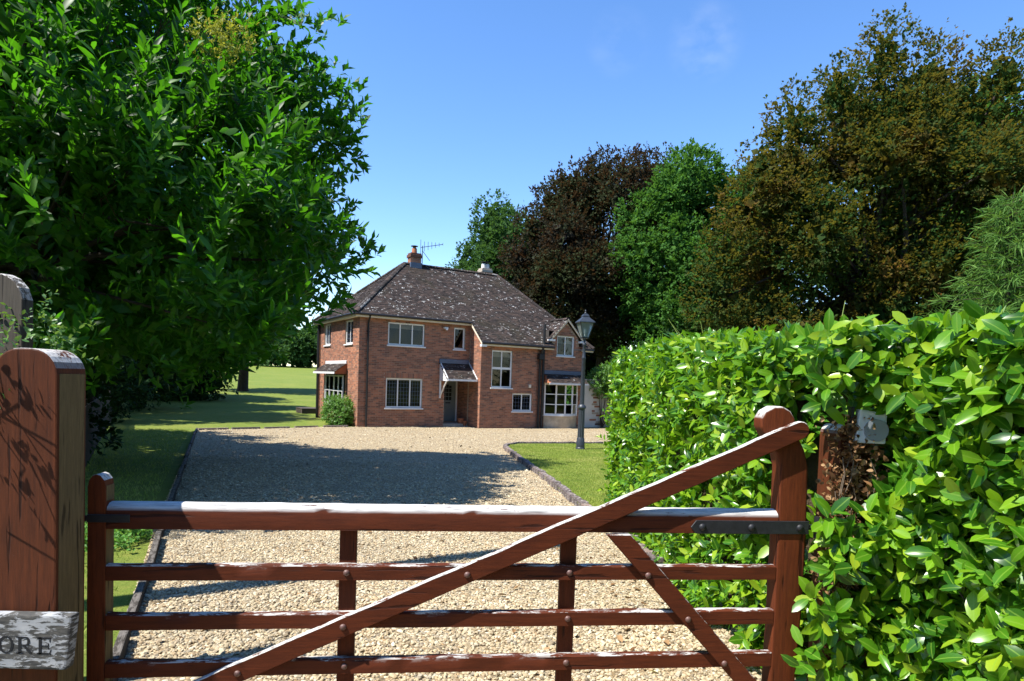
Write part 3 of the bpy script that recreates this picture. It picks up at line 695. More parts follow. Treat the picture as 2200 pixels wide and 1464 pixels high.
# hip and ridge tiles one by one
mb = MB(); n = 7
for i in range(2):
    pass
half = [(.13 * math.cos(a_), .10 * math.sin(a_)) for a_ in np.linspace(0, math.pi, n)]
vv = [(0 if k == 0 else .34, x * (1 if k == 0 else .93), z * (1 if k == 0 else .9)) for k in range(2) for x, z in half]
mb.add(vv, [(i, i + 1, i + 1 + n, i + n) for i in range(n - 1)] + [tuple(range(n))[::-1]])
rt = mb.build('ridge_tile', M['tile'], H, smooth=True); rt_me = rt.data; first = True
def ridge_run(a, b, name):
    global first
    a = Vector(a); b = Vector(b); d = b - a; L_ = d.length; k = int(L_ / .31)
    qn = d.to_track_quat('X', 'Z')
    for i in range(k):
        if first: o = rt; first = False
        else: o = link(name, rt_me, None, H)
        o.name = name; o.location = a + d * (i / k) + Vector((0, 0, .0)); o.rotation_mode = 'QUATERNION'; o.rotation_quaternion = qn
ridge_run((RV, RV, RZ - .02), (8.2, RV, RZ - .02), 'ridge_tile')
ridge_run((UL, EV, zE - .0), (RV, RV, RZ - .02), 'hip_tile')
ridge_run((UX, EW, zW), (8.2, RV, RZ - .02), 'hip_tile')
ridge_run((UL, HD + .27, zE), (RV, RV, RZ - .02), 'hip_tile')
ridge_run((dxc, WV - .16, dz1 - .02), (dxc, .15, dz1 - .02), 'ridge_tile')
# fascias, gutters, pipes
def bar(name, x0, x1, y0, y1, z0, z1, m, bev=0): mb_ = MB(); mb_.box(x0, x1, y0, y1, z0, z1); return mb_.build(name, m, H, bev)
bar('fascia', UL + .03, UE - .08, EV + .02, EV + .05, zE - .17, zE - .035, M['cream'])
bar('soffit', UL + .03, UE - .08, EV + .05, -.012, zE - .165, zE - .145, M['cream'])
bar('fascia', UL + .02, UL + .05, EV + .055, HD + .27, zE - .17, zE - .035, M['cream'])
bar('soffit', UL + .05, -.012, EV + .055, HD + .27, zE - .163, zE - .143, M['cream'])
bar('fascia', UE - .1, 8.93, EW + .02, EW + .05, zW - .17, zW - .035, M['cream'])
bar('soffit', UE - .1, 8.93, EW + .05, WV - .012, zW - .165, zW - .145, M['cream'])
bar('fascia', 10.57, UX, EW + .02, EW + .05, zW - .17, zW - .035, M['cream'])
mb = MB(); mb.tube([(UL - .02, EV - .035, zE - .045), (UE - .1, EV - .035, zE - .055)], .055, 8); mb.build('gutter', M['pipe'], H, smooth=True)
mb = MB(); mb.tube([(UL - .04, EV - .02, zE - .05), (UL - .04, HD + .25, zE - .05)], .055, 8); mb.build('gutter', M['pipe'], H, smooth=True)
mb = MB(); mb.tube([(UE - .12, EW - .035, zW - .045), (8.93, EW - .035, zW - .055)], .055, 8); mb.build('gutter', M['pipe'], H, smooth=True)
mb = MB(); mb.tube([(10.57, EW - .035, zW - .045), (UX, EW - .035, zW - .055)], .055, 8); mb.build('gutter', M['pipe'], H, smooth=True)
# verge board that sweeps down over the side of the wing
mb = MB(); a = (UE - .13, EV + .02, zE - .03); b = (UE - .13, EW, zW - .02)
mb.add([a, b, (b[0], b[1], b[2] - .13), (a[0], a[1], a[2] - .13), (a[0] + .03, a[1], a[2]), (b[0] + .03, b[1], b[2]), (b[0] + .03, b[1], b[2] - .13), (a[0] + .03, a[1], a[2] - .13)], [(0, 1, 2, 3), (7, 6, 5, 4), (0, 4, 5, 1), (3, 2, 6, 7), (1, 5, 6, 2), (0, 3, 7, 4)]); mb.build('verge_board', M['cream'], H)
bar('eaves_return', UE - .14, UE + .12, EW - .02, EW + .16, zW - .22, zW - .12, M['white'])
mb = MB(); mb.tube([(.36, -.27, zE - .1), (.36, -.2, zE - .25), (.36, -.075, zE - .38), (.36, -.07, .0)], .042, 8); mb.build('downpipe', M['pipe'], H, smooth=True)
for zc in (.9, 2.6, 4.0): bar('pipe_clip', .3, .42, -.06, -.02, zc, zc + .05, M['pipe'])
mb = MB(); mb.tube([(8.42, WV - .15, 0), (8.42, WV - .15, 4.85)], .06, 8); mb.build('soil_pipe', M['pipe'], H, smooth=True)
mb = MB(); mb.tube([(8.25, WV - .12, 0), (8.25, WV - .12, 3.3), (8.3, WV - .2, 3.55), (8.3, WV - .28, zW - .1)], .055, 8); mb.build('downpipe', M['pipe'], H, smooth=True)
bar('pipe_hopper', 8.14, 8.36, WV - .25, WV - .02, 3.2, 3.45, M['pipe'], .01)
mb = MB(); mb.tube([(-.1, HD - .15, 0), (-.1, HD - .15, zE - .1)], .07, 8); mb.build('downpipe', M['pipe'], H, smooth=True)

# --- windows: frame mesh is the part; panes, sill, blind, leadwork are its sub-parts
def window(O, ax, nrm, x0, x1, z0, z1, cols, rows, blind=0, fw=.07, bw=.05, sill=.06, lead=None, set_back=.05, name='window', thick_rows=()):
    O = Vector(O); ax = Vector(ax); nrm = Vector(nrm)
    Mx = Matrix((ax, -nrm, Vector((0, 0, 1)))).transposed().to_4x4(); Mx.translation = O
    y0, y1 = set_back, set_back + .06
    fr_ = MB(); fr_.box(x0, x0 + fw, y0, y1, z0, z1, Mx); fr_.box(x1 - fw, x1, y0, y1, z0, z1, Mx); fr_.box(x0 + fw, x1 - fw, y0, y1, z0, z0 + fw, Mx); fr_.box(x0 + fw, x1 - fw, y0, y1, z1 - fw, z1, Mx)
    cx = [x0 + fw] + [x0 + (x1 - x0) * c_ for c_ in cols] + [x1 - fw]; rz = [z0 + fw] + [z0 + (z1 - z0) * r_ for r_ in rows] + [z1 - fw]
    for c_ in cx[1:-1]: fr_.box(c_ - bw / 2, c_ + bw / 2, y0 + .006, y1 - .004, z0 + fw, z1 - fw, Mx)
    for i, r_ in enumerate(rz[1:-1]):
        hh = .05 if i in thick_rows else bw / 2
        for a_, b_ in zip(cx[:-1], cx[1:]): fr_.box(a_ + (bw / 2 if a_ != cx[0] else 0), b_ - (bw / 2 if b_ != cx[-1] else 0), y0 + .008, y1 - .008, r_ - hh, r_ + hh, Mx)
    fo = fr_.build(name, M['white'], H)
    for a_, b_ in zip(cx[:-1], cx[1:]):
        for c_, d_ in zip(rz[:-1], rz[1:]):
            tilt = float(rng.normal(0, .004))
            p = MB(); p.add([tuple(Mx @ Vector(q_)) for q_ in ((a_ - .01, y0 + .03 + tilt, c_ - .01), (b_ + .01, y0 + .03 - tilt, c_ - .01), (b_ + .01, y0 + .03 - tilt * .3, d_ + .01), (a_ - .01, y0 + .03 + tilt * .6, d_ + .01))], [(0, 1, 2, 3)])
            p.build('pane', M['glass'], fo)
    if lead:
        p = MB(); nc, nr = lead
        for a_, b_ in zip(cx[:-1], cx[1:]):
            for i in range(1, nc): xx = a_ + (b_ - a_) * i / nc; p.box(xx - .006, xx + .006, y0 + .018, y0 + .024, z0 + fw, z1 - fw, Mx)
            for i in range(1, nr): zz = z0 + fw + (z1 - z0 - 2 * fw) * i / nr; p.box(a_, b_, y0 + .019, y0 + .023, zz - .006, zz + .006, Mx)
        p.build('leadwork', M['lead'], fo)
    if sill: p = MB(); p.box(x0 - .05, x1 + .05, -.06, y1 - .002, z0 - sill, z0 - .002, Mx); p.build('sill', M['white'], fo, .008)
    # dim room behind
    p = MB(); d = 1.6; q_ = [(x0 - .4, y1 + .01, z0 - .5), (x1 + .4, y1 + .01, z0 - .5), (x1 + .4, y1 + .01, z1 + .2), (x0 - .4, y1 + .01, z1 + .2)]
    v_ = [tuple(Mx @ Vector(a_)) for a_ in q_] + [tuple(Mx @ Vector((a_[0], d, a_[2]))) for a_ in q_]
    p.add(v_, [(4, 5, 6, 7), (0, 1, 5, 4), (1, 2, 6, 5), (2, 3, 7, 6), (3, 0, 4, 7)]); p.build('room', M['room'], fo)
    if blind: p = MB(); p.box(x0 + .02, x1 - .02, y1 + .05, y1 + .06, z1 - blind, z1, Mx); p.build('blind', M['blind'], fo)
    return fo
fx, fn = (1, 0, 0), (0, -1, 0)
window((0, 0, 0), fx, fn, *up_w, (1 / 3, 2 / 3), (), blind=.26)
window((0, 0, 0), fx, fn, *sm_w, (), ())
window((0, 0, 0), fx, fn, *lo_w, (1 / 3, 2 / 3), (), lead=(4, 7), blind=.12)
window((UE, WV, 0), fx, fn, *tall, (.5,), (.52,), blind=.3, thick_rows=(0,))
window((UE, WV, 0), fx, fn, *sm2, (.5,), (), blind=.16, lead=(3, 4))
window((UE, WV, 0), fx, fn, *dw, (.5,), (), blind=.36)
window((0, HD, 0), (0, -1, 0), (-1, 0, 0), *l_w1, (.5,), (), lead=(3, 5))
window((0, HD, 0), (0, -1, 0), (-1, 0, 0), *l_w2, (.5,), (), lead=(3, 5))
window((0, HD, 0), (0, -1, 0), (-1, 0, 0), *l_bay, (.25, .5, .75), (.5,), set_back=-.12, name='side_window')
# bowed bay window of the wing
bx0, bx1, bz0, bz1 = 8.62, 10.5, .62, 2.1
nb = 4; ang = np.linspace(-1, 1, nb + 1); bp = [(9.56 + .94 * a_, WV - .05 - .36 * (1 - a_ * a_)) for a_ in ang]
bays = MB()
for i, (x, y) in enumerate(bp): bays.box(x - .03, x + .03, y - .03, y + .03, bz0, bz1)
for i in range(nb):
    a, b = Vector((*bp[i], 0)), Vector((*bp[i + 1], 0)); d = (b - a); L_ = d.length; qn = d.to_track_quat('X', 'Z').to_matrix().to_4x4(); qn.translation = a
    for zz, hh in ((bz0 + .03, .035), (bz0 + .5, .02), (bz0 + .98, .02), (bz1 - .03, .035)): bays.box(.031, L_ - .031, -.02, .02, zz - hh, zz + hh, qn)
bayo = bays.build('bay_window', M['white'], H)
for i in range(nb):
    a, b = bp[i], bp[i + 1]
    for z0, z1 in ((bz0 + .06, bz0 + .48), (bz0 + .52, bz0 + .96), (bz0 + 1.0, bz1 - .06)):
        p = MB(); p.quad((a[0], a[1], z0), (b[0], b[1], z0), (b[0], b[1], z1), (a[0], a[1], z1)); p.build('pane', M['glass'], bayo)
def bay_band(z0, z1, out, m, name, parent):
    p = MB(); o_ = [(9.56 + (.94 + out) * a_, WV - .05 - (.36 + out) * (1 - a_ * a_)) for a_ in np.linspace(-1, 1, 13)]
    k = len(o_); p.add([(x, y, z0) for x, y in o_] + [(x, y, z1) for x, y in o_], [(i, i + 1, i + 1 + k, i + k) for i in range(k - 1)] + [tuple(range(k)), tuple(range(k, 2 * k))]); return p.build(name, m, parent)
bay_band(bz0 - .05, bz0, .07, M['white'], 'sill', bayo)
bay_band(bz1, bz1 + .06, .05, M['cream'], 'head_board', bayo)
bay_band(-.1, bz0 - .05, .02, M['bayrender'], 'bay_base', H)
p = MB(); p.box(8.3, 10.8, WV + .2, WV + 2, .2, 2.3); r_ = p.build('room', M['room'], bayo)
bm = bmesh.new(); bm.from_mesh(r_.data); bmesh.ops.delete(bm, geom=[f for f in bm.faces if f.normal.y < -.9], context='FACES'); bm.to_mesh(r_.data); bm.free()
# bay roof: boards, flashing, cheek
p = MB(); p.add([(8.5, WV - .62, 2.13), (10.72, WV - .62, 2.13), (10.6, WV, 2.57), (8.62, WV, 2.57), (8.5, WV, 2.13), (10.72, WV, 2.13)], [(0, 1, 2, 3), (0, 3, 4), (1, 5, 2), (0, 4, 5, 1)]); bro = p.build('bay_roof', M['clay'], H)
p = MB(); p.box(8.55, 10.7, WV - .07, WV - .012, 2.53, 2.72); p.build('flashing', M['lead'], bro, .01)
p = MB(); p.box(8.48, 10.74, WV - .66, WV - .63, 2.06, 2.14); p.build('fascia', M['white'], bro)
# porch canopy
p = MB(); p.add([(3.72, -.85, 2.13), (5.16, -.85, 2.13), (5.16, -.012, 2.85), (3.72, -.012, 2.85), (3.72, -.012, 2.13), (5.16, -.012, 2.13)], [(0, 1, 2, 3), (0, 4, 5, 1)]); por = p.build('porch_canopy', M['tile'], H)
for uu in (3.70, 5.15):
    p = MB(); p.add([(uu + dx, y, z) for dx in (0, .03) for y, z in ((-.88, 2.06), (-.88, 2.19), (-.012, 2.93), (-.012, 2.06))], [(0, 1, 2, 3), (7, 6, 5, 4), (0, 4, 5, 1), (1, 5, 6, 2), (3, 7, 4, 0), (2, 6, 7, 3)]); p.build('gable_board', M['white'], por)
p = MB(); p.box(3.73, 5.15, -.9, -.86, 2.07, 2.15); p.build('fascia', M['white'], por)
p = MB(); p.box(3.66, 5.12, -.09, -.012, 2.84, 3.03); p.build('flashing', M['lead'], por, .01)
p = MB(); p.box(3.70, 3.77, -.075, -.012, 1.28, 2.06); p.tube([(3.735, -.05, 1.36), (3.735, -.42, 1.78), (3.735, -.72, 2.06)], .035, 6); p.build('bracket', M['white'], por)
# door
Od = (3.96, 1.1, 0)
p = MB(); X0, X1 = 3.96 + dr[0], 3.96 + dr[1]
p.box(X0, X0 + .06, 1.08, 1.17, .16, 2.1); p.box(X1 - .06, X1, 1.08, 1.17, .16, 2.1); p.box(X0 + .06, X1 - .06, 1.08, 1.17, 2.04, 2.1); p.build('door_frame', M['white'], H)
p = MB(); p.box(X0 + .062, X1 - .062, 1.12, 1.16, .165, 2.038); door = p.build('door', M['doorpaint'], H, .006)
for i in range(3):
    for j in range(4):
        xa = X0 + .17 + i * .15; za = 1.15 + j * .19; zb = za + .16 - (.05 if j == 3 and i != 1 else 0)
        p = MB(); p.box(xa, xa + .125, 1.113, 1.119, za, zb); p.build('pane', M['glass'], door); 
p = MB(); p.box(X0 + .3, X0 + .55, 1.11, 1.119, 1.0, 1.05); p.build('letter_box', M['iron'], door)
# small fittings
p = MB(); p.box(3.82, 4.0, -.16, -.012, 4.36, 4.45); p.box(3.86, 3.96, -.22, -.161, 4.31, 4.4); p.build('floodlight', M['white'], H, .008)
p = MB(); p.box(7.72, 7.84, WV - .08, WV - .012, 1.86, 2.02); p.build('wall_box', M['cream'], H, .01)
# chimneys
def chimney(u, v, z0, z1, sw, pots, m):
    p = MB(); p.box(u - sw, u + sw, v - sw * .8, v + sw * .8, z0, z1 - .22); p.box(u - sw - .05, u + sw + .05, v - sw * .8 - .05, v + sw * .8 + .05, z1 - .22, z1 - .08); p.box(u - sw - .01, u + sw + .01, v - sw * .8 - .01, v + sw * .8 + .01, z1 - .08, z1)
    o = p.build('chimney', m, H, .006)
    p = MB(); p.box(u - sw - .025, u + sw + .025, v - sw * .8 - .05, v + sw * .8 + .025, RZ - .42, RZ + .07); p.build('flashing', M['lead'], o)
    for du in pots:
        p = MB(); p.lathe([(.13, z1), (.12, z1 + .22), (.10, z1 + .26)], 12, (u + du, v)); p.build('chimney_pot', M['clay'] if m == M['stack'] else M['render'], o, smooth=True)
        p = MB(); p.lathe([(.17, z1 + .33), (.17, z1 + .36)], 12, (u + du, v)); p.tube([(u + du, v, z1 + .2), (u + du, v, z1 + .34)], .08, 8); p.build('pot_cap', M['iron'], o)
    return o
chimney(3.62, RV, RZ - .5, 8.14, .26, (-.02,), M['stack'])
p = MB(); ax0 = Vector((3.98, RV - .1, 7.5))
p.tube([ax0, ax0 + Vector((0, 0, 1.05))], .02, 6); boom0 = ax0 + Vector((-.1, 0, .95)); boom1 = ax0 + Vector((.95, -.25, 1.2)); p.tube([boom0, boom1], .016, 5)
for i, f_ in enumerate(np.linspace(0, 1, 7)):
    c_ = boom0.lerp(boom1, f_); hh = .32 - .24 * f_ if i > 0 else .4; p.tube([c_ + Vector((.04, .1, hh)), c_ - Vector((.04, .1, hh * .8))], .012, 5)
p.tube([ax0 + Vector((0, 0, .8)), ax0 + Vector((.35, -.1, .35))], .014, 5); p.build('aerial', M['iron'], H)
chimney(8.5, 4.95, 5.5, 8.22, .28, (-.1, .12), M['slab'])
# low dark deck beside the far corner
dk = empty('deck_platform', (-11.2, 35.3, -.35), PSI, 'low dark timber platform on the lawn beside the house corner', 'platform')
for i in range(7): p = MB(); p.box(-.2, 2.6, i * .2, i * .2 + .19, .25, .285); p.build('board', M['deck'], dk, .005)
p = MB(); p.box(-.18, 2.58, .01, 1.38, 0, .248); p.build('side_frame', M['deck'], dk)
# terracotta pots by the door
for i, (px_, py_, s_) in enumerate(((-2.35, 29.95, .3), (-2.15, 29.85, .2))):
    pr = MB(); pr.lathe([(.1 * s_ / .3, 0), (.16 * s_ / .3, s_), (.175 * s_ / .3, s_), (.175 * s_ / .3, s_ + .04), (.13 * s_ / .3, s_ + .04), (.12 * s_ / .3, s_ - .03)], 14)
    o = pr.build('flower_pot', M['clay'], smooth=True); o.location = (px_, py_, -.32); tag(o, ('larger' if i == 0 else 'smaller') + ' terracotta pot on the step beside the front door', 'pot', 'pots by the front door')

# ------------------------------------------------------------------ white wall right of the house
ww = empty('rendered_wall', (0, 0, 0), 0, 'white rendered wall with bare stone patches right of the house', 'wall')
def hw(u_, v_, z_=0): return Vector((-6.466, 27.25, -.34)) + Vector((math.cos(PSI) * u_ - math.sin(PSI) * v_, math.sin(PSI) * u_ + math.cos(PSI) * v_, z_))
ww.location = hw(11.05, -1.0); ww.rotation_euler.z = PSI
p = MB(); p.box(0, 5, 0, .35, -.1, 2.3); p.build('render', M['render'], ww, .02)
for i in range(16):
    zc = .1 + .11 * (i // 1) ; x = .55 + .25 * math.sin(i * 1.9) + (.2 if i % 3 == 0 else 0)
    if i % 4 == 3: continue
    p = MB(); p.box(x, x + float(rng.uniform(.18, .42)), -.02, .02, zc, zc + .09); p.build('stone', M['slab'] if i % 2 else M['brick'], ww, .012)
p = MB(); p.box(-.05, 5.05, -.06, .41, 2.3, 2.38); p.build('coping', M['slab'], ww, .01)

# ------------------------------------------------------------------ kerbs
def kerb_run(name, pts, step, w_, h_, m, piece, jitter=.012, dz=0):
    root = tag(bpy.data.objects.new(name, None), kind='structure'); col.objects.link(root); k = 0
    mb_ = MB(); mb_.box(-step * .485, step * .485, -w_ / 2, w_ / 2, -.05, h_); o0 = None
    for a, b in zip(pts[:-1], pts[1:]):
        a = Vector((*a, 0)); b = Vector((*b, 0)); d = b - a; n = max(1, round(d.length / step))
        for i in range(n):
            c_ = a + d * ((i + .5) / n)
            if o0 is None: o = mb_.build(piece, m, root, .012, seg=2); o0 = o
            else: o = link(piece, o0.data, None, root)
            o.location = (c_.x + float(rng.normal(0, jitter)), c_.y, gz(c_.y) + dz + float(rng.normal(0, .006)))
            o.rotation_euler = (float(rng.normal(0, .03)), math.atan2(-(gz(b.y) - gz(a.y)), d.length), math.atan2(d.y, d.x) + float(rng.normal(0, .03 if step < .5 else .006)))
kerb_run('island_kerb', LI[:10], .225, .12, .115, M['kerb'], 'kerb_stone')
kerb_run('drive_edging', [(-1.9, 2.9), (-10.9, 22.5)], 1.5, .06, .10, M['dark_edge'], 'edging_board', .006)
kerb_run('lawn_edging', [(-10.9, 22.5), (-9.35, 24.3), (-7.74, 26.4), (-6.75, 27.2)], 1.1, .08, .07, M['kerb'], 'edging_board', .006)

# grass blades and weeds on the lawns
def blades(n, poly, hmin, hmax, dz, name, m, wdt=.006, lab=None):
    pl = np.array(poly); P = np.column_stack([rng.uniform(pl[:, 0].min(), pl[:, 0].max(), n), rng.uniform(pl[:, 1].min(), pl[:, 1].max(), n)]); P = P[inpoly(P, poly)]; n = len(P)
    B = np.column_stack([P, g(P[:, 1]) + dz]); D = unit(np.column_stack([rng.normal(0, .45, n), rng.normal(0, .45, n), np.ones(n)])); N = unit(rng.normal(0, 1, (n, 3)) * [1, 1, .2])
    V_, F_ = leaf_geo(B, D, N, rng.uniform(hmin, hmax, n), .16, small=True)
    return tag(np_mesh(name, V_, [F_], m), lab, 'grass', kind='stuff')
blades(60000, [(1.5, 7), (1.0, 10.4), (.6, 13.5), (-.05, 19), (-.02, 20.3), (3.0, 22), (3.4, 20), (1.7, 10)], .03, .06, .055, 'island_grass', M['blade'], lab='short mown grass on the island lawn by the lamp post')
blades(70000, [(-2.6, 4), (-4.3, 7.6), (-11.2, 22.6), (-14.5, 22), (-3.6, 4)], .03, .075, -.005, 'verge_grass', M['blade'], lab='shaded grass verge left of the drive')
P = np.column_stack([rng.normal(-4.35, .28, 420), rng.normal(7.0, .5, 420)]); P = P[(P[:, 0] < -1.9 - (P[:, 1] - 2.9) * .459 - .12)]
B = np.column_stack([P, g(P[:, 1])]); D = unit(np.column_stack([rng.normal(0, .4, len(P)), rng.normal(0, .4, len(P)), np.ones(len(P))]))
B_, d_, n_, L_ = shoot_leaves(B, D, 7, .055, rng.uniform(.1, .26, len(P))); V_, F_ = leaf_geo(B_, d_, n_, L_, .5)
tag(np_mesh('weeds', V_, [F_], M['weed']), 'bright green weeds beside the edging board left of the drive', 'weeds', kind='stuff')

# ------------------------------------------------------------------ the gate
GY = rad(6.8)
G = empty('field_gate', (-2.077, 3.2, 0), GY, 'brown stained five bar timber gate with diagonal brace across the drive', 'gate')
RL, RR = .087, 3.612
def gbox(name, x0, x1, y0, y1, z0, z1, m, bev=.005): p_ = MB(); p_.box(x0, x1, y0, y1, z0, z1); return p_.build(name, m, G, bev, seg=2)
p = MB(); p.prism([(0, 0)] and [(-.012, 1.03), (-.012, 1.118), (.0, 1.142), (.03, 1.156), (.065, 1.156), (.065, 1.03)], 0, 1)
# top rail: weathered, front top edge worn round (profile along y,z swept over x)
prof = [(-.012, 1.026), (-.012, 1.112), (-.003, 1.136), (.02, 1.152), (.05, 1.156), (.068, 1.146), (.068, 1.026)]
nseg = 60; vv = []; ff = []
for i in range(nseg + 1):
    x = RL + (RR - RL) * i / nseg; jz = rng.normal(0, .0008, len(prof)); jy = rng.normal(0, .0006, len(prof))
    vv += [(x, y + jy[k], z + (jz[k] if 0 < k < 6 else 0)) for k, (y, z) in enumerate(prof)]
k = len(prof)
for i in range(nseg): ff += [(i * k + j, i * k + (j + 1) % k, (i + 1) * k + (j + 1) % k, (i + 1) * k + j) for j in range(k)]
ff += [tuple(range(k))[::-1], tuple(range(nseg * k, nseg * k + k))]
p = MB(); p.add(vv, ff); p.build('top_rail', M['gate_top'], G, smooth=True)
for z0 in (.766, .514, .272, .045):
    p = MB(); vv = []; ff = []; prof = [(-.012, z0), (-.012, z0 + .072), (-.004, z0 + .08), (.028, z0 + .08), (.028, z0)]; k = 5; nseg = 46
    for i in range(nseg + 1):
        x = RL + (RR - RL) * i / nseg; j_ = rng.normal(0, .0014, k)
        vv += [(x, y, z + (j_[q_] if q_ in (1, 2, 3) else 0)) for q_, (y, z) in enumerate(prof)]
    for i in range(nseg): ff += [(i * k + j, i * k + (j + 1) % k, (i + 1) * k + (j + 1) % k, (i + 1) * k + j) for j in range(k)]
    ff += [tuple(range(k))[::-1], tuple(range(nseg * k, nseg * k + k))]
    p.add(vv, ff); p.build('rail', M['gate'], G, smooth=True)
for x0 in (1.213, 2.39): gbox('upright', x0, x0 + .088, .0285, .066, .04, 1.025, M['gate_up'])
# left stile with rounded head, bare inner edge
hd = [(.0 + .0, .02), (.084, .02), (.084, 1.235), (.078, 1.268), (.06, 1.292), (.042, 1.299), (.022, 1.292), (.006, 1.268), (.0, 1.235)]
p = MB(); p.prism(hd, -.014, .075); st = p.build('slam_stile', M['gate_end'], G, .004, seg=2)
p = MB(); p.box(.0842, .0862, -.006, .07, .05, 1.02); p.build('bare_edge', M['bare'], st); p = MB(); p.box(.0842, .0862, -.006, .07, 1.165, 1.24); p.build('bare_edge', M['bare'], st)
# right hanging stile with swept head
hs = [(3.607, .03), (3.757, .03), (3.782, .6), (3.784, 1.04), (3.772, 1.40), (3.745, 1.50), (3.71, 1.56), (3.692, 1.62), (3.678, 1.675), (3.65, 1.716), (3.605, 1.740), (3.555, 1.738), (3.508, 1.712), (3.482, 1.668), (3.484, 1.62), (3.51, 1.578), (3.55, 1.53), (3.588, 1.47), (3.606, 1.40), (3.613, 1.04), (3.613, .6)]
p = MB(); p.prism(hs, -.013, .085); p.build('hanging_stile', M['gate_end'], G, .014, seg=3, smooth=True)
# braces in front of the rails
def brace(name, a, b, wd, y0, y1, round_end=False):
    a = Vector((a[0], 0, a[1])); b = Vector((b[0], 0, b[1])); d = b - a; L_ = d.length; an = math.atan2(d.z, d.x)
    Mx = Matrix.Translation(a) @ Matrix.Rotation(-an, 4, 'Y'); hw_ = wd / 2; poly = []
    nn = 40
    for i in range(nn + 1): poly.append((L_ * i / nn, -hw_ + (float(rng.normal(0, .0008)) if 0 < i < nn else 0)))
    if round_end: poly = poly[:-1] + [(L_ - hw_ + hw_ * math.sin(q_), -hw_ * math.cos(q_)) for q_ in np.linspace(0, math.pi, 9)]
    for i in range(nn, -1, -1):
        x = L_ * i / nn
        if round_end and x > L_ - hw_ * 1.05: continue
        poly.append((x, hw_ + float(rng.normal(0, .0016))))
    p_ = MB(); p_.prism(poly, y0, y1, Mx); return p_.build(name, M['gate'] if not round_end else M['brace'], G, .004, seg=1)
M['brace'] = wood_mat('brace_wood', (.048, .0105, .0035), (.14, .030, .0085), wear=.6, spots=.675)
brace('long_brace', (.05, .0), (3.74, 1.632), .098, -.052, -.013, True)
p = MB(); p.prism([(2.62 + (1.024 - z_) * .928 + dx_, z_) for z_, dx_ in ((.05, 0), (.05, .134))] + [(2.754, 1.024), (2.62, 1.024)], -.05, -.0135); p.build('short_brace', M['gate'], G, .004)
bolt_spots = [(.735, .302), (1.251, .536), (1.881, .807), (2.859, .803), (3.096, .559), (3.316, .31)]
p = MB(); p.lathe([(.017, 0), (.017, .003), (.014, .008), (.007, .012), (.001, .013)], 12); b0 = p.build('bolt', M['bolt'], G, smooth=True); b0.rotation_euler.x = rad(90); b0.location = (bolt_spots[0][0], -.0525, bolt_spots[0][1])
for x, z in bolt_spots[1:]: copy_part(b0, G, (x, -.0525, z))
for x in (1.257, 2.434):
    for z in (.806, .554, .312, .085):
        if abs(x - 1.257) < .1 and z in (.554,): continue
        copy_part(b0, G, (x, -.0125, z))
# hinge strap, latch bar
p = MB(); p.prism([(3.10, 1.062), (3.13, 1.026), (3.79, 1.026), (3.79, 1.10), (3.13, 1.10)], -.022, -.0145); hg = p.build('hinge_strap', M['iron'], G, .002)
for x in (3.165, 3.45, 3.735): c_ = copy_part(b0, hg, (x, -.0225, 1.063)); c_.data = b0.data.copy(); c_.data.materials.clear(); c_.data.materials.append(M['iron']); c_.scale = (1.2, 1.2, 1.2)
p = MB(); p.tube([(3.79, -.005, 1.063), (3.86, .01, 1.063)], .016, 8); p.tube([(3.86, .01, 1.0), (3.86, .01, 1.12)], .02, 10); p.box(3.86, 3.93, -.0, .02, 1.045, 1.085); p.build('hinge_pin', M['iron'], hg)
p = MB(); p.box(.0, .2, -.021, -.0145, 1.06, 1.1); p.box(-.03, .01, -.02, -.0148, 1.065, 1.095); p.build('latch_bar', M['iron'], G, .002)

# ------------------------------------------------------------------ gate post on the left, name board, grey post, hanging post
gp = empty('gate_post', (-2.17, 3.0, 0), 0, 'thick brown timber gate post with rounded top at left of gate', 'post')
hp = .142; R_ = .115
prof = [(-hp, -.1), (hp, -.1)] + [(hp - R_ + R_ * math.sin(a_), 1.90 - R_ + R_ * math.cos(a_)) for a_ in np.linspace(math.pi / 2, 0, 7)] + [(-hp + R_ - R_ * math.sin(a_), 1.90 - R_ + R_ * math.cos(a_)) for a_ in np.linspace(0, math.pi / 2, 7)]
p = MB(); p.prism(prof, -.1, .1); p.build('timber', M['post'], gp, .008, seg=2)
p = MB(); p.box(hp - .001, hp + .0015, -.085, .085, .0, 1.79); p.build('unpainted_side', M['bare'], gp)
nb_ = empty('name_board', (-2.16, 2.85, .48), 0, 'weathered white name board with black letters on the gate post', 'sign')
p = MB(); p.prism([(-.48, .0), (.232, .004), (.258, .25), (-.48, .236)], -.03, .028); p.build('board', M['board'], nb_, .010, seg=2)
def stroke(pl): p_ = MB(); p_.prism(pl, -.0315, -.0297); return p_
def glyph(name, polys):
    p_ = MB()
    for pl in polys: p_.prism(pl, -.0315, -.0292)
    return p_.build(name, M['ink'], nb_)
lz = .075; lh = .075
def rect(x0, x1, z0, z1): return [(x0, z0), (x1, z0), (x1, z1), (x0, z1)]
x = .114; glyph('letter_e', [rect(x, x + .013, lz, lz + lh), rect(x - .008, x + .052, lz, lz + .006), rect(x - .008, x + .052, lz + lh - .006, lz + lh), rect(x + .013, x + .040, lz + .034, lz + .039), rect(x + .0405, x + .0445, lz + .024, lz + .049), [(x + .047, lz + .006), (x + .052, lz + .006), (x + .056, lz + .022), (x + .052, lz + .02)], rect(x + .0475, x + .0520, lz + lh - .02, lz + lh - .0061)])
x = .024; a_ = np.linspace(math.pi / 2, -math.pi / 2, 9)
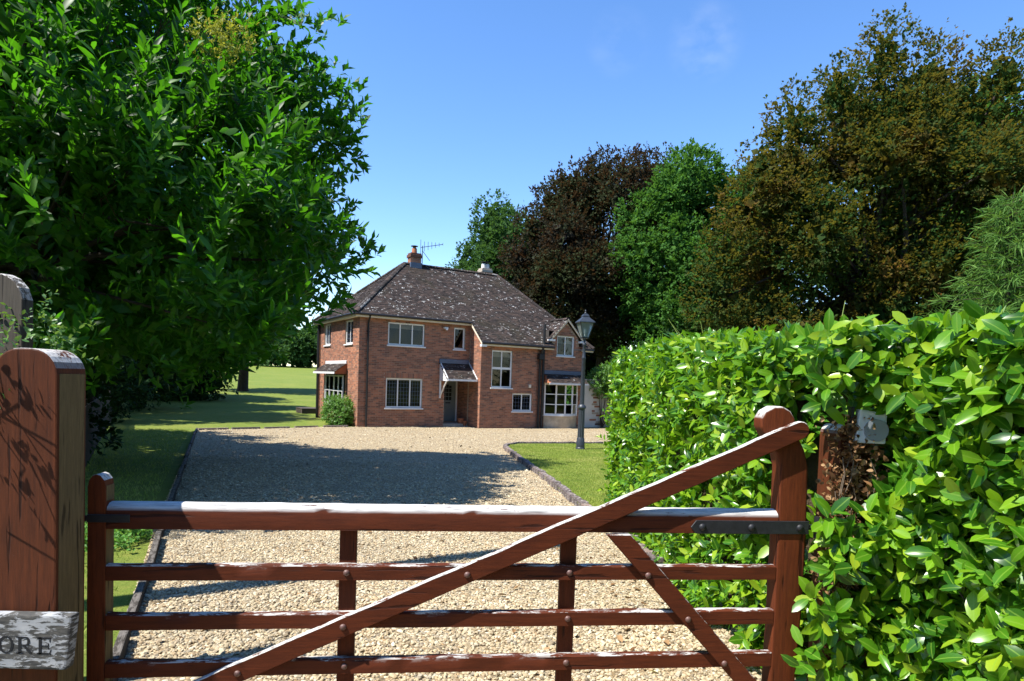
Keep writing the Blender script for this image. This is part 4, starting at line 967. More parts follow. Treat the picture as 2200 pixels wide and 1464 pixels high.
bowl = [[(x + .013 + .022 + .017 * math.cos(a0), lz + .055 + .020 * math.sin(a0)), (x + .013 + .022 + .017 * math.cos(a1), lz + .055 + .020 * math.sin(a1)), (x + .013 + .02 + .007 * math.cos(a1), lz + .055 + .0145 * math.sin(a1)), (x + .013 + .02 + .007 * math.cos(a0), lz + .055 + .0145 * math.sin(a0))] for a0, a1 in zip(a_[:-1], a_[1:])]
glyph('letter_r', [rect(x, x + .013, lz, lz + lh), rect(x - .010, x + .022, lz - .0, lz + .005), rect(x - .010, x - .0001, lz + lh - .005, lz + lh), rect(x + .013, x + .034, lz + lh - .0055, lz + lh), rect(x + .013, x + .034, lz + .0345, lz + .0395), [(x + .02, lz + .035), (x + .033, lz + .035), (x + .062, lz + .002), (x + .048, lz + .001)]] + bowl)
x = -.03; a_ = np.linspace(0, 2 * math.pi, 25)
glyph('letter_o', [[(x + .033 * math.cos(a0), lz + .0375 + .039 * math.sin(a0)), (x + .033 * math.cos(a1), lz + .0375 + .039 * math.sin(a1)), (x + .022 * math.cos(a1), lz + .0375 + .033 * math.sin(a1)), (x + .022 * math.cos(a0), lz + .0375 + .033 * math.sin(a0))] for a0, a1 in zip(a_[:-1], a_[1:])])
fp = empty('tall_fence_post', (-2.69, 3.53, 0), rad(-20), 'tall weathered grey timber post behind the brown gate post', 'post')
p = MB(); p.prism([(-.11, -.1), (.09, -.1), (.09, 2.17), (.06, 2.235), (.0, 2.285), (-.07, 2.31), (-.11, 2.31)], -.03, .03); p.build('timber', M['greywood'], fp, .004)
hpst = empty('hanging_post', (1.96, 3.82, 0), GY, 'brown gate post in the hedge covered with dead ivy', 'post')
p = MB(); p.prism([(-.10, -.1), (.10, -.1), (.10, 1.60), (.07, 1.64), (-.07, 1.64), (-.10, 1.60)], -.1, .1); p.build('timber', M['post'], hpst, .01)
# electrical box on the hanging post
eb = empty('sensor_box', (2.0, 3.66, 1.55), rad(-12), 'pale grey plastic box fixed to the ivy covered post', 'box')
p = MB(); p.prism([(-.075, 0), (.085, 0), (.085, .17), (-.055, .19)], -.05, .035); p.build('housing', M['plastic'], eb, .012, seg=2)
p = MB(); p.tube([(.03, -.048, .075), (.03, -.062, .075)], .062, 20); p.build('dome', M['plastic_d'], eb, smooth=True)
p = MB(); p.box(-.095, -.078, -.03, .03, .0, .2); p.build('bracket', M['iron'], eb)

# telegraph pole beside the road whose shadow crosses the drive
tp_ = empty('telegraph_pole', (-5.55, 3.4, 0), 0, 'tall wooden telegraph pole beside the road left of the gate', 'pole')
p = MB(); p.tube([(0, 0, -.3), (.05, .35, 5), (.1, .72, 10.6)], [.17, .15, .12], 12); p.build('shaft', M['pole'], tp_, smooth=True)

# ------------------------------------------------------------------ lamp post
LP = empty('lamp_post', (2.1, 19.6, gz(19.6) + .06), 0, 'tall dark iron Victorian lamp post on the island lawn', 'lamp post')
p = MB(); p.lathe([(.14, -.05), (.14, .05), (.125, .07), (.13, .22), (.118, .25), (.115, .33), (.10, .36)], 24); p.build('base', M['lampiron'], LP, smooth=True)
p = MB(); p.lathe([(.105, .36), (.10, .5), (.095, 1.2), (.10, 1.24)], 24, flute=1, depth=.12); p.build('fluted_shaft', M['lampiron'], LP)
p = MB(); p.lathe([(.10, 1.22), (.125, 1.25), (.125, 1.29), (.10, 1.33), (.068, 1.36), (.066, 1.5), (.055, 2.7), (.065, 2.73), (.065, 2.77), (.05, 2.8), (.04, 3.1), (.055, 3.13), (.055, 3.17), (.035, 3.2), (.03, 3.32)], 20); p.build('shaft', M['lampiron'], LP, smooth=True)
p = MB(); p.tube([(-.32, 0, 2.98), (.32, 0, 2.98)], .014, 6); p.build('ladder_bar', M['lampiron'], LP)
z0, z1, w0, w1 = 3.36, 3.80, .095, .205
lan = MB()
for sx, sy in ((1, 1), (1, -1), (-1, 1), (-1, -1)): lan.tube([(sx * w0, sy * w0, z0), (sx * w1, sy * w1, z1)], .014, 5)
for ww_, zz in ((w0, z0), (w1, z1)):
    for k in range(4):
        c_ = [(1, 1), (-1, 1), (-1, -1), (1, -1)]; a, b = c_[k], c_[(k + 1) % 4]; lan.tube([(a[0] * ww_, a[1] * ww_, zz), (b[0] * ww_, b[1] * ww_, zz)], .016, 5)
lan.box(-w0, w0, -w0, w0, z0 - .03, z0); lf = lan.build('lantern_frame', M['lampiron'], LP)
LP.rotation_euler.z = rad(12)
for k in range(4):
    c_ = [(1, 1), (-1, 1), (-1, -1), (1, -1)]; a, b = c_[k], c_[(k + 1) % 4]
    p = MB(); p.quad((a[0] * w0, a[1] * w0, z0), (b[0] * w0, b[1] * w0, z0), (b[0] * w1, b[1] * w1, z1), (a[0] * w1, a[1] * w1, z1)); p.build('pane', M['lglass'], lf)
p = MB(); c4 = [(1, 1), (-1, 1), (-1, -1), (1, -1)]
lv = [(w1 + .035, z1), (w1 + .03, z1 + .03), (.11, z1 + .15), (.09, z1 + .18), (.10, z1 + .19), (.08, z1 + .24), (.025, z1 + .28)]
vv = [(sx * r_, sy * r_, z) for r_, z in lv for sx, sy in c4]; ff = [(i * 4 + k, i * 4 + (k + 1) % 4, (i + 1) * 4 + (k + 1) % 4, (i + 1) * 4 + k) for i in range(len(lv) - 1) for k in range(4)] + [(3, 2, 1, 0)]
p.add(vv, ff); p.build('lantern_roof', M['lampiron'], LP); p = MB(); p.lathe([(.03, z1 + .28), (.035, z1 + .3), (.015, z1 + .33), (.028, z1 + .36), (.001, z1 + .40)], 10); p.build('finial', M['lampiron'], LP, smooth=True)
p = MB(); p.tube([(0, 0, z0), (0, 0, z0 + .12)], .02, 8); p.lathe([(.03, z0 + .12), (.055, z0 + .2), (.04, z0 + .28), (.01, z0 + .31)], 12); p.build('bulb', M['white'], LP, smooth=True)

# ------------------------------------------------------------------ laurel hedge
path = np.array([(3.0, 10.7), (1.75, 10.65), (1.58, 10.4), (1.53, 9), (1.52, 7.5), (1.52, 6), (1.53, 4.8), (1.60, 4.25), (1.75, 4.05), (2.0, 4.02), (2.14, 3.7), (2.13, 3.3), (2.16, 2.95), (2.25, 2.55), (2.5, 2.15), (3.1, 1.75), (4.2, 1.5)])
HT = 2.17
def HTOP(y): return HT + .17 * np.clip((np.asarray(y) - 4.2) / 2.5, 0, 1)
def along(s):
    seg = np.linalg.norm(np.diff(path, axis=0), axis=1); cum = np.concatenate([[0], np.cumsum(seg)])
    i = np.clip(np.searchsorted(cum, s, side='right') - 1, 0, len(seg) - 1); f = (s - cum[i]) / seg[i]
    p_ = path[i] + (path[i + 1] - path[i]) * f[:, None]; d = (path[i + 1] - path[i]) / seg[i][:, None]
    return p_, np.column_stack([d[:, 1], -d[:, 0]]), cum[-1]
_, _, LEN = along(np.array([0.]))
hedge = empty('laurel_hedge', (1.9, 4.5, 0), 0, 'tall glossy green laurel hedge along the right of the drive', 'hedge'); hb = np.array([1.9, 4.5, 0])
n = 4400; s = np.concatenate([rng.uniform(0, LEN, 3500), rng.uniform(LEN - 4.6, LEN - 1.2, 900)]); P2, N2, _ = along(s); z = rng.uniform(-.02, 1, n) * (HTOP(P2[:, 1]) - .02)
wob = .06 * np.sin(s * 3.1 + z * 2.3) + .05 * np.sin(s * 7.7 - z * 4.1) + rng.normal(0, .035, n)
round_in = np.maximum(0, (z - (HTOP(P2[:, 1]) - .25)) / .25) ** 2 * .10
dep = -np.abs(rng.normal(0, .10, n)) + wob - round_in - .10
Pf = np.column_stack([P2 + N2 * dep[:, None], z + g(P2[:, 1])]); Nf = np.column_stack([N2, np.zeros(n)])
Df = Nf * .7 + np.array([0, 0, .5]) + rng.normal(0, .5, (n, 3))
nt = 1900; s = rng.uniform(0, LEN, nt); P2, N2, _ = along(s); ins = rng.uniform(.0, 1.2, nt)
Pt = np.column_stack([P2 - N2 * (ins + .1)[:, None], HTOP(P2[:, 1]) - .14 + .03 * np.sin(s * 4 + ins * 5) + rng.normal(0, .035, nt) + g(P2[:, 1])]); Dt = np.array([0, 0, 1.]) + np.column_stack([N2, np.zeros(nt)]) * .35 + rng.normal(0, .6, (nt, 3))
Ph = np.concatenate([Pf, Pt]); Dh = np.concatenate([Df, Dt])
near_post = (np.abs(Ph[:, 0] - 1.93) < .26) & (np.abs(Ph[:, 1] - 3.85) < .42)
kp = ~near_post | ((rng.uniform(0, 1, len(Ph)) < .25) & ((Ph[:, 2] < 1.1) | (Ph[:, 2] > 1.78)))
gap = (Ph[:, 0] > 1.62) & (Ph[:, 0] < 2.16) & (Ph[:, 1] > 3.3) & (Ph[:, 1] < 4.1) & (Ph[:, 2] > 1.12) & (Ph[:, 2] < 1.74)
kp &= ~gap
Ph, Dh = Ph[kp], Dh[kp]
xp = np.concatenate([np.column_stack([rng.uniform(1.70, 2.2, 60), rng.uniform(3.62, 3.8, 60), rng.uniform(1.74, 2.12, 60)]), np.column_stack([rng.uniform(2.08, 2.22, 90), rng.uniform(3.42, 3.66, 90), rng.uniform(.0, 2.1, 90)]), np.column_stack([rng.uniform(1.74, 2.1, 46), rng.uniform(3.58, 3.66, 46), rng.uniform(.0, 1.14, 46)]), np.column_stack([rng.uniform(2.0, 2.14, 26), rng.uniform(3.5, 3.62, 26), rng.uniform(1.0, 1.5, 26)])])
Ph = np.concatenate([Ph, xp]); Dh = np.concatenate([Dh, np.array([-.2, -.8, .4]) + rng.normal(0, .4, xp.shape)])
lsz = np.where(Ph[:, 1] < 4.0, .142, .118)[:, None]
B_, d_, n_, L_ = shoot_leaves(Ph, Dh, 7, lsz, rng.uniform(.10, .24, len(Ph)), .5, .85, .28)
view = CAMP - B_; dist = np.linalg.norm(view, axis=1); vis = frame_ok(B_) & (B_[:, 1] < 9)
gapL = (B_[:, 0] > 1.70) & (B_[:, 0] < 2.10) & (B_[:, 1] > 3.3) & (B_[:, 1] < 3.75) & (B_[:, 2] > 1.2) & (B_[:, 2] < 1.72)
gapL |= (B_[:, 0] > 1.86) & (B_[:, 0] < 2.16) & (B_[:, 1] > 3.05) & (B_[:, 1] < 3.75) & (B_[:, 2] > 1.5) & (B_[:, 2] < 1.78)
gapL |= (B_[:, 2] > HTOP(B_[:, 1]) + g(B_[:, 1]) + .05) | ((B_[:, 2] + d_[:, 2] * L_) > HTOP(B_[:, 1]) + g(B_[:, 1]) + .11)
B_, d_, n_, L_, dist, vis = [a_[~gapL] for a_ in (B_, d_, n_, L_, dist, vis)]
score = np.where(vis, L_ / dist, 0); order = np.argsort(-score)
big = order[:300]; rest = order[300:]
single_leaves(B_[big], d_[big], n_[big], L_[big], M['laurel'], hedge, ratio=.43)
nr_ = B_[rest][:, 1] < 4.3; V_, F_ = leaf_geo(B_[rest][nr_] - hb, d_[rest][nr_], n_[rest][nr_], L_[rest][nr_], .44)
V2_, F2_ = leaf_geo(B_[rest][~nr_] - hb, d_[rest][~nr_], n_[rest][~nr_], L_[rest][~nr_], .44, mid=True)
tag(np_mesh('foliage', np.concatenate([V_, V2_]), [np.concatenate([F_, F2_ + len(V_)])], M['laurel'], hedge, True, np.concatenate([np.tile(LEAF_RIB, len(V_) // 11), np.tile(MID_RIB, len(V2_) // 8)])), kind='stuff')
# long pale shoots with stems
mb = MB(); extra = []
for i in range(60):
    j = rng.integers(0, len(Ph)); a = Vector(Ph[j] - hb); d = Vector(unit(Dh[j] + np.array([0, 0, .4]))); ln = float(rng.uniform(.18, .4)); mb.tube([a, a + d * ln * .5, a + d * ln + Vector((0, 0, .02))], [.005, .004, .002], 5)
tag(mb.build('stem', M['greentwig'], hedge), kind='stuff')
# woody inside of the hedge: a dark sheet standing in for shade, then branches
mb = MB(); ss = np.linspace(0, LEN, 90); p2, n2, _ = along(ss); rows = [0, .5, 1.0, 1.5, HT - .32]
vv = []
for k in range(len(ss)):
    for zz in rows:
        o_ = .36 + .06 * math.sin(k * 1.3 + zz * 3); vv.append((*(p2[k] - n2[k] * o_ - hb[:2]), zz + .02 + gz(p2[k][1])))
    vv.append((*(p2[k] - n2[k] * 1.3 - hb[:2]), HT - .3 + gz(p2[k][1])))
R6 = len(rows) + 1; ff = [(k * R6 + j, (k + 1) * R6 + j, (k + 1) * R6 + j + 1, k * R6 + j + 1) for k in range(len(ss) - 1) for j in range(R6 - 1)]
mb.add(vv, ff); mb.build('inner_branches', M['twig'], hedge)
mb = MB()
for i in range(150):
    s1 = rng.uniform(0, LEN, 1); p1, n1, _ = along(s1); z1_ = float(rng.uniform(0, 1.6)); a = Vector((*(p1[0] - n1[0] * .38 - hb[:2]), z1_)); e_ = Vector((*(p1[0] - n1[0] * .08 - hb[:2]), z1_ + float(rng.uniform(.1, .5)))); mb.tube([a, (a + e_) / 2 + Vector(rng.normal(0, .03, 3)), e_], [.012, .008, .004], 5)
tag(mb.build('branches', M['bark'], hedge), kind='stuff')

# dead ivy round the hanging post
iv = empty('dead_ivy', (1.93, 3.66, 0), 0, 'dry brown ivy clinging to the post in the hedge', 'ivy')
n = 2900; P = np.column_stack([rng.normal(-.02, .07, n), rng.normal(.0, .03, n), rng.uniform(.0, 1.70, n)]); P[:, 0] += .04 * np.sin(P[:, 2] * 5)
V_, F_ = leaf_geo(P, unit(rng.normal(0, 1, (n, 3))), unit(rng.normal(0, .6, (n, 3)) + [0, -1, .4]), rng.uniform(.012, .036, n), .8, .6, .8)
tag(np_mesh('foliage', V_, [F_], M['dead'], iv, True), kind='stuff')
mb = MB()
for i in range(16):
    x = float(rng.uniform(-.14, .1)); z0 = float(rng.uniform(0, 1.1)); pts = [(x, -.03, z0)]
    for k in range(5): x += float(rng.normal(0, .04)); pts.append((x, -.04 + float(rng.normal(0, .012)), z0 + .1 * (k + 1)))
    mb.tube(pts, .0028, 5)
tag(mb.build('stem', M['pole'], iv), kind='stuff')
dl = np_mesh('dry_leaf', leaf_template(.6, .5, .42), [LEAF_F], M['dead'], None, True); dl.location = (1.69, 3.55, .28); dl.scale = (.2, .2, .2); dl.rotation_euler = (rad(70), rad(75), rad(20)); tag(dl, 'large curled dry leaf hanging beside the foot of the gate', 'leaf')
# ivy on the left post
iv2 = empty('ivy_spray', (-2.28, 2.95, 1.5), 0, 'green ivy sprays hanging over the left gate post', 'ivy')
Ps = []; 
for i in range(26):
    a = np.array([rng.uniform(-.22, -.03), rng.uniform(-.16, .1), rng.uniform(.0, .5)]); Ps.append(a)
Ps = np.array(Ps); B_, d_, n_, L_ = shoot_leaves(Ps, np.column_stack([rng.normal(.6, .4, 26), rng.normal(-.3, .4, 26), rng.normal(-.1, .5, 26)]), 8, .04, rng.uniform(.06, .16, 26)); V_, F_ = leaf_geo(B_, d_, n_, L_, .55); tag(np_mesh('foliage', V_, [F_], M['ivy'], iv2, True), kind='stuff')
mb = MB()
for a in Ps[:14]: mb.tube([tuple(a), tuple(a + rng.normal(0, .05, 3) + [.04, 0, -.05]), tuple(a + rng.normal(0, .08, 3) + [.08, -.02, -.14])], .003, 4)
tag(mb.build('stem', M['twig'], iv2), kind='stuff')
P = np.column_stack([rng.normal(-2.62, .12, 60), rng.normal(3.55, .12, 60), rng.normal(1.96, .07, 60)]); B_, d_, n_, L_ = shoot_leaves(P, rng.normal(0, 1, (60, 3)) + [.2, -.3, .5], 8, .035, rng.uniform(.06, .14, 60)); V_, F_ = leaf_geo(B_, d_, n_, L_, .5)
iv3 = empty('ivy_tuft', (-2.62, 3.55, 1.9), 0, 'small leafy ivy tuft at the foot of the grey post top', 'ivy'); np_mesh('foliage', V_ - np.array([-2.62, 3.55, 1.9]), [F_], M['ivy'], iv3, True)

# ------------------------------------------------------------------ big broadleaved evergreen on the left
lob = [((-7.2, 9.95, 4.05), (3.6, 2.8, 3.5)), ((-8.6, 10.4, 7.0), (3.0, 2.8, 3.2)), ((-6.3, 13.0, 5.6), (2.9, 2.6, 3.6)), ((-9.6, 10.6, 5.0), (3, 2.8, 3.6)), ((-11.2, 14.0, 5.0), (3.2, 2.6, 3.8)), ((-9.2, 6.6, 7.2), (2.2, 1.6, 1.5)), ((-3.75, 9.6, 4.05), .9), ((-4.75, 9.6, 5.4), .8), ((-4.0, 9.5, 2.95), (.95, .9, .8)), ((-6.1, 9.7, 6.6), .85), ((-3.5, 9.8, 3.5), (.7, .7, .6)), ((-4.0, 8.5, 2.45), (.9, .8, .6)),  # includes unseen lobes at back left and sun side, added to cast shade
       ((-5.0, 7.7, 4.7), .85), ((-6.1, 7.4, 3.3), .8), ((-7.0, 7.5, 5.6), .9), ((-5.6, 7.9, 6.3), .8), ((-4.4, 8.3, 3.6), .8), ((-6.5, 9.6, 8.3), .9), ((-6.9, 7.6, 2.6), (1, .8, .7)), ((-5.6, 8.0, 2.3), (.9, .8, .6)), ((-8.6, 10.4, 2.3), (2.2, 1.8, 1.1)), ((-8.5, 12.8, 2.4), (2.6, 2.2, 1.2)), ((-4.15, 9.9, 4.7), .65), ((-5.6, 10.0, 6.1), .7)]
rb = np.array([-9.2, 10.8, gz(10.8)]); T1 = empty('evergreen_tree', tuple(rb), 0, 'large dark broadleaved evergreen tree overhanging the left of the drive', 'tree')
mb = MB(); mb.tube([(0, 0, -.2), (.0, .05, .5), (.1, .0, 2.2), (-.1, .1, 4.5)], [.42, .3, .24, .17], 10, False); limb_tubes(mb, (0, 0, 0), [tuple(np.array(c_) - rb) for c_, _ in lob], .3, 3.6); mb.build('trunk', M['bark'], T1, smooth=True)
def crown_env(n, rmin, rmax):
    P_, N_ = lobes_points(lob, n, .995, .96); f_ = rng.uniform(rmin, rmax, len(P_))[:, None]
    return P_ + N_ * f_, N_
E1, NE = crown_env(2.6, -.6, .40); far_ = (rng.uniform(0, 1, len(E1)) < .15) & (E1[:, 2] < 5.2); E1[far_] += NE[far_] * rng.uniform(.15, .45, (far_.sum(), 1)) * np.array([1, 1, .6])
ok_ = (E1[:, 2] > 1.75 + np.maximum(0, E1[:, 0] + 6.5) * .12) & (E1[:, 0] > -14.0); E1, NE = E1[ok_], NE[ok_]
nb_o = len(E1); BD = unit(NE * .8 + np.array([0, 0, .12]) + rng.normal(0, .3, E1.shape)); bl = rng.uniform(.7, 1.5, nb_o)[:, None]; side = unit(np.cross(BD, [0, 0, 1.]) + 1e-4)
ks = 13; tt = rng.uniform(0, 1, (nb_o, ks)); tt[:, 0] = 1.0
lat = rng.normal(0, .24, (nb_o, ks)) * (1.15 - tt * .8)
P = (E1[:, None] - BD[:, None] * ((1 - tt) * bl)[..., None] + side[:, None] * lat[..., None] + np.array([0, 0, 1.]) * ((tt - .5) * -.12 + rng.normal(0, .09, (nb_o, ks)))[..., None]).reshape(-1, 3)
D = (BD[:, None] * .8 + side[:, None] * (np.sign(lat) * .5)[..., None] + np.array([0, 0, .38]) + rng.normal(0, .22, (nb_o, ks, 3))).reshape(-1, 3); N = np.repeat(NE, ks, 0)
front = (P[:, 1] < 10.9)
Pf, Df = P[front], D[front]
lead_ = (tt.reshape(-1) > .93)[front]                          # leading shoots at the tips of the boughs
B1, d1, n1, L1 = shoot_leaves(Pf[~lead_], Df[~lead_], 6, .19, rng.uniform(.12, .28, (~lead_).sum()), .65, .7, .2)
B2, d2, n2, L2 = shoot_leaves(Pf[lead_], Df[lead_] + np.array([0, 0, .2]), 11, .225, rng.uniform(.35, .62, lead_.sum()), .75, .62, .14)
vs_ = np.where(lead_ & (Pf[:, 1] < 9.6) & frame_ok(Pf))[0]; vs_ = vs_[rng.permutation(len(vs_))[:150]]
B5, d5, n5, L5 = shoot_leaves(Pf[vs_] + N[front][vs_] * .12, Df[vs_] * .6 + np.array([0, -.25, .55]), 12, .27, rng.uniform(.5, .8, len(vs_)), .8, .62, .12)
B2, d2, n2, L2 = [np.concatenate(q_) for q_ in ((B2, B5), (d2, d5), (n2, n5), (L2, L5))]
B_, d_, n_, L_ = [np.concatenate(q_) for q_ in ((B1, B2), (d1, d2), (n1, n2), (L1, L2))]
mb = MB()
for i in np.where(lead_)[0][:500]:
    a = Vector(Pf[i] - rb); d = Vector(unit(Df[i] + np.array([0, 0, .25]))); mb.tube([a - d * .2, a + d * .55], [.008, .003], 4, False)
tag(mb.build('twigs', M['twig'], T1), kind='stuff')
dist = np.linalg.norm(B_ - CAMP, axis=1); score = np.where(frame_ok(B_) & (B_[:, 2] > 1.9), L_ / dist, 0); order = np.argsort(-score); big = order[:300]; rest = order[300:]
single_leaves(B_[big], d_[big], n_[big], L_[big], M['evergreen'], T1, ratio=.34)
V_, F_ = leaf_geo(B_[rest] - rb, d_[rest], n_[rest], L_[rest], .34, mid=True); tag(np_mesh('foliage', V_, [F_], M['evergreen'], T1, True), kind='stuff')
# back of the crown and the leaves deep inside it
Pb = P[~front]; B3, d3, n3, L3 = shoot_leaves(Pb, D[~front], 7, .24, rng.uniform(.15, .35, len(Pb)), .65, .7, .2)
Pi, Ni = lobes_points([(c_, np.array(r_) * .82) for c_, r_ in lob[:5]], 15, .55, .1); ok_ = (Pi[:, 2] > 1.9) & (Pi[:, 0] > -14); Pi, Ni = Pi[ok_], Ni[ok_]; B4, d4, n4, L4 = shoot_leaves(Pi, Ni + rng.normal(0, .6, Pi.shape), 6, .27, rng.uniform(.2, .4, len(Pi)), .5, .8, .4)
V_, F_ = leaf_geo(np.concatenate([B3, B4]) - rb, np.concatenate([d3, d4]), np.concatenate([n3, n4]), np.concatenate([L3, L4]), .42, small=True); tag(np_mesh('inner_foliage', V_, [F_], M['evergreen'], T1), kind='stuff')
print('evergreen leaves', len(B_))
Pm, Nm = lobes_points([((-4.05, 8.7, 6.1), .34), ((-3.8, 8.75, 6.2), .26)], 90, .3, .3); B_, d_, n_, L_ = shoot_leaves(Pm, Nm + rng.normal(0, .4, Pm.shape), 6, .055, rng.uniform(.05, .12, len(Pm))); V_, F_ = leaf_geo(B_, d_, n_, L_, .35)
o = empty('yellow_leaf_clump', (-4.05, 8.7, 6.1), 0, 'small yellow-leaved clump growing high in the evergreen tree', 'plant'); np_mesh('foliage', V_ - np.array([-4.05, 8.7, 6.1]), [F_], M['mistle'], o, True)

# ------------------------------------------------------------------ trees beyond
def G3(x, y): return (x, y, gz(y))
far_tree('conifer_tree', 'dark dense conifer nearest the gate behind the boundary fence', G3(-14.0, 17.5), lobed_crown((-14.0, 17.5, 4.6), (2.5, 2.6, 5.0), 26, 1.2, 1, -.95), M['darkyew'], .2, 6, 7, .4, .1, 'dark conifers along the fence', .2, 3, core=7)
far_tree('conifer_tree', 'dark spreading conifer in the middle of the fence line', G3(-19.2, 27), lobed_crown((-20.4, 27, 7.4), (4.7, 4.2, 8.4), 28, 1.5, 2, -.95), M['darkyew'], .28, 4, 7, .45, .1, 'dark conifers along the fence', .25, 3, core=7)
far_tree('conifer_tree', 'dark tall conifer behind the middle of the fence line', G3(-26.5, 34), lobed_crown((-27, 34, 9.5), (5.4, 5, 9.8), 30, 2.2, 12, -.95), M['darkyew'], .34, 4, 7, .5, .1, 'dark conifers along the fence', .25, 3, core=7)
far_tree('conifer_tree', 'dark broad conifer farthest back behind the fence line', G3(-32, 43), lobed_crown((-32, 43, 8.5), (5.6, 5, 9), 30, 2.3, 14, -.95), M['darkyew'], .36, 3.5, 7, .6, .1, 'dark conifers along the fence', .3, 3, core=7)
for i, (x, y, r_, h) in enumerate(((-9.9, 13.4, 1.6, 2.9), (-12.2, 16.8, 1.7, 3.2), (-16.6, 24.5, 2.4, 4.2), (-19.6, 33.5, 2.8, 4.6))):
    far_tree('shrub', ['dark shady bush against the fence nearest the gate', 'dark shady bush against the fence, second from the gate', 'dark shady bush against the fence, third from the gate', 'dark shady bush against the fence, farthest from the gate'][i], G3(x, y), lobed_crown((x, y, gz(y) + h * .46), (r_, r_, h * .5), 12, r_ * .5, 90 + i, -.95), M['darkyew'], .15, 9, 7, .3, .1, 'bushes against the fence', .1, 1, cat='shrub')
far_tree('conifer_tree', 'dark upright conifer standing right of the others by the lawn', G3(-22.0, 36), lobed_crown((-22.0, 36, 5.8), (3.2, 3.2, 6.2), 26, 1.4, 13, -.95), M['darkyew'], .26, 5, 7, .45, .1, 'dark conifers along the fence', .25, 3, core=7)
far_tree('conifer_tree', 'dark spreading conifer at the far end of the fence line', G3(-24.8, 46), lobed_crown((-24.8, 46, 3.6), (4.4, 4, 4.6), 28, 1.6, 3, -.95), M['darkyew'], .26, 7, 7, .5, .1, 'dark conifers along the fence', .25, 3, core=7)
far_tree('field_tree', 'green tree with a dark slim trunk at the edge of the field', G3(-23.6, 57), lobed_crown((-23.9, 57, 6.4), (3.8, 3.8, 4.6), 26, 1.5, 4, -.8), M['green2'], .26, 7, 7, .5, .1, None, .42, 5)
for i, (x, y, h, r_) in enumerate(((-62, 132, 9, 6), (-53, 134, 8, 5), (-46, 131, 7.2, 5), (-39, 133, 8.2, 5.5), (-31, 135, 9, 6))):
    z0 = gz(y); far_tree('hedgerow_tree', ['rounded far hedgerow tree behind the evergreen, leftmost', 'far hedgerow tree second from left at the field top', 'low far hedgerow tree in the middle of the field top', 'far hedgerow tree beside the left corner of the house', 'far hedgerow tree behind the house wall'][i], (x, y, z0), lobed_crown((x, y, z0 + h * .45), (r_, r_ * .8, h * .5), 14, 2.2, 20 + i), M['green2'], .6, 2.2, 6, 1.0, .1, 'far hedgerow trees', .4, 3)
far_tree('copper_beech', 'dark purple copper beech rising behind the right end of the house', G3(6.2, 46), lobed_crown((5.0, 46, 9.8), (5.0, 5, 6.2), 40, 1.5, 5, -.85, 1.2) + [((x_, 45.5, z_), (r_, r_, r_ * 1.3)) for x_, z_, r_ in ((2.2, 14.0, 1.2), (3.9, 15.4, 1.2), (5.7, 16.0, 1.3), (7.6, 16.2, 1.2), (1.0, 12.3, 1.1), (.2, 10.2, 1.2), (.2, 8.2, 1.2), (1.2, 6.8, 1.3), (9, 14.5, 1.3), (3, 6.2, 1.3), (8.5, 6, 1.5), (6.5, 5.2, 1.4))], M['copper'], .20, 9, 9, .55, .5, 'copper beeches', .55, 8, flat=.3, gaps=-1.1, core=7)
far_tree('copper_beech', 'second copper beech whose purple peak shows above the green tree', G3(11, 51), lobed_crown((10.8, 51, 12.6), (2.8, 3, 6.6), 22, 1.4, 6, -.5, 1.25), M['copper'], .21, 7.5, 9, .6, .7, 'copper beeches', .5, 8, flat=.3, gaps=-.8)
far_tree('broadleaf_tree', 'rounded green tree directly behind the second chimney', G3(-1.2, 57), lobed_crown((-.9, 57, 10.6), (4.0, 3.8, 5.4), 34, 1.7, 7, -.8, 1.0, .4), M['green2'], .24, 8, 8, .4, .2, 'green trees behind the house', .45, 6)
far_tree('broadleaf_tree', 'bright green domed tree between the copper beech and bronze tree', G3(11.8, 42), lobed_crown((11.8, 42, 9.4), (5.6, 4.4, 5.9), 56, 1.8, 8, -.8, .9, .3), M['green1'], .21, 9, 8, .4, .2, 'green trees behind the house', .45, 7)
far_tree('bronze_beech', 'huge bronze and green leaved beech filling the upper right', G3(17.5, 31), lobed_crown((17.2, 31, 8.6), (6.6, 5, 7.6), 52, 1.6, 9, -.9, 1.2) + [((x_, 30, z_), (r_, r_, r_ * 1.35)) for x_, z_, r_ in ((16.3, 16.9, 1.2), (14.3, 15.2, 1.1), (18.3, 16.0, 1.3), (21.6, 16.2, 1.3), (20.2, 15, 1.2), (12.3, 13.8, 1.1), (11.0, 11.8, 1.1), (10.3, 9.8, 1.2), (9.6, 7.8, 1.3), (9.2, 5.8, 1.4), (11, 4.4, 1.6), (13.5, 4, 1.7), (16.5, 3.8, 1.8), (20, 4, 1.8), (23, 4.5, 1.8), (23.4, 9, 1.8), (22.8, 13, 1.6))], M['bronze'], .17, 10, 10, .5, .4, None, .6, 9, flat=.5, gaps=-1.1, core=9)
far_tree('broadleaf_tree', 'green tree showing behind the right edge of the bronze beech', G3(28, 38), lobed_crown((27.5, 38, 12), (4.5, 4, 7.5), 26, 1.8, 10, -.8), M['green1'], .3, 4, 7, .6, .2, 'green trees behind the house', .45, 7)
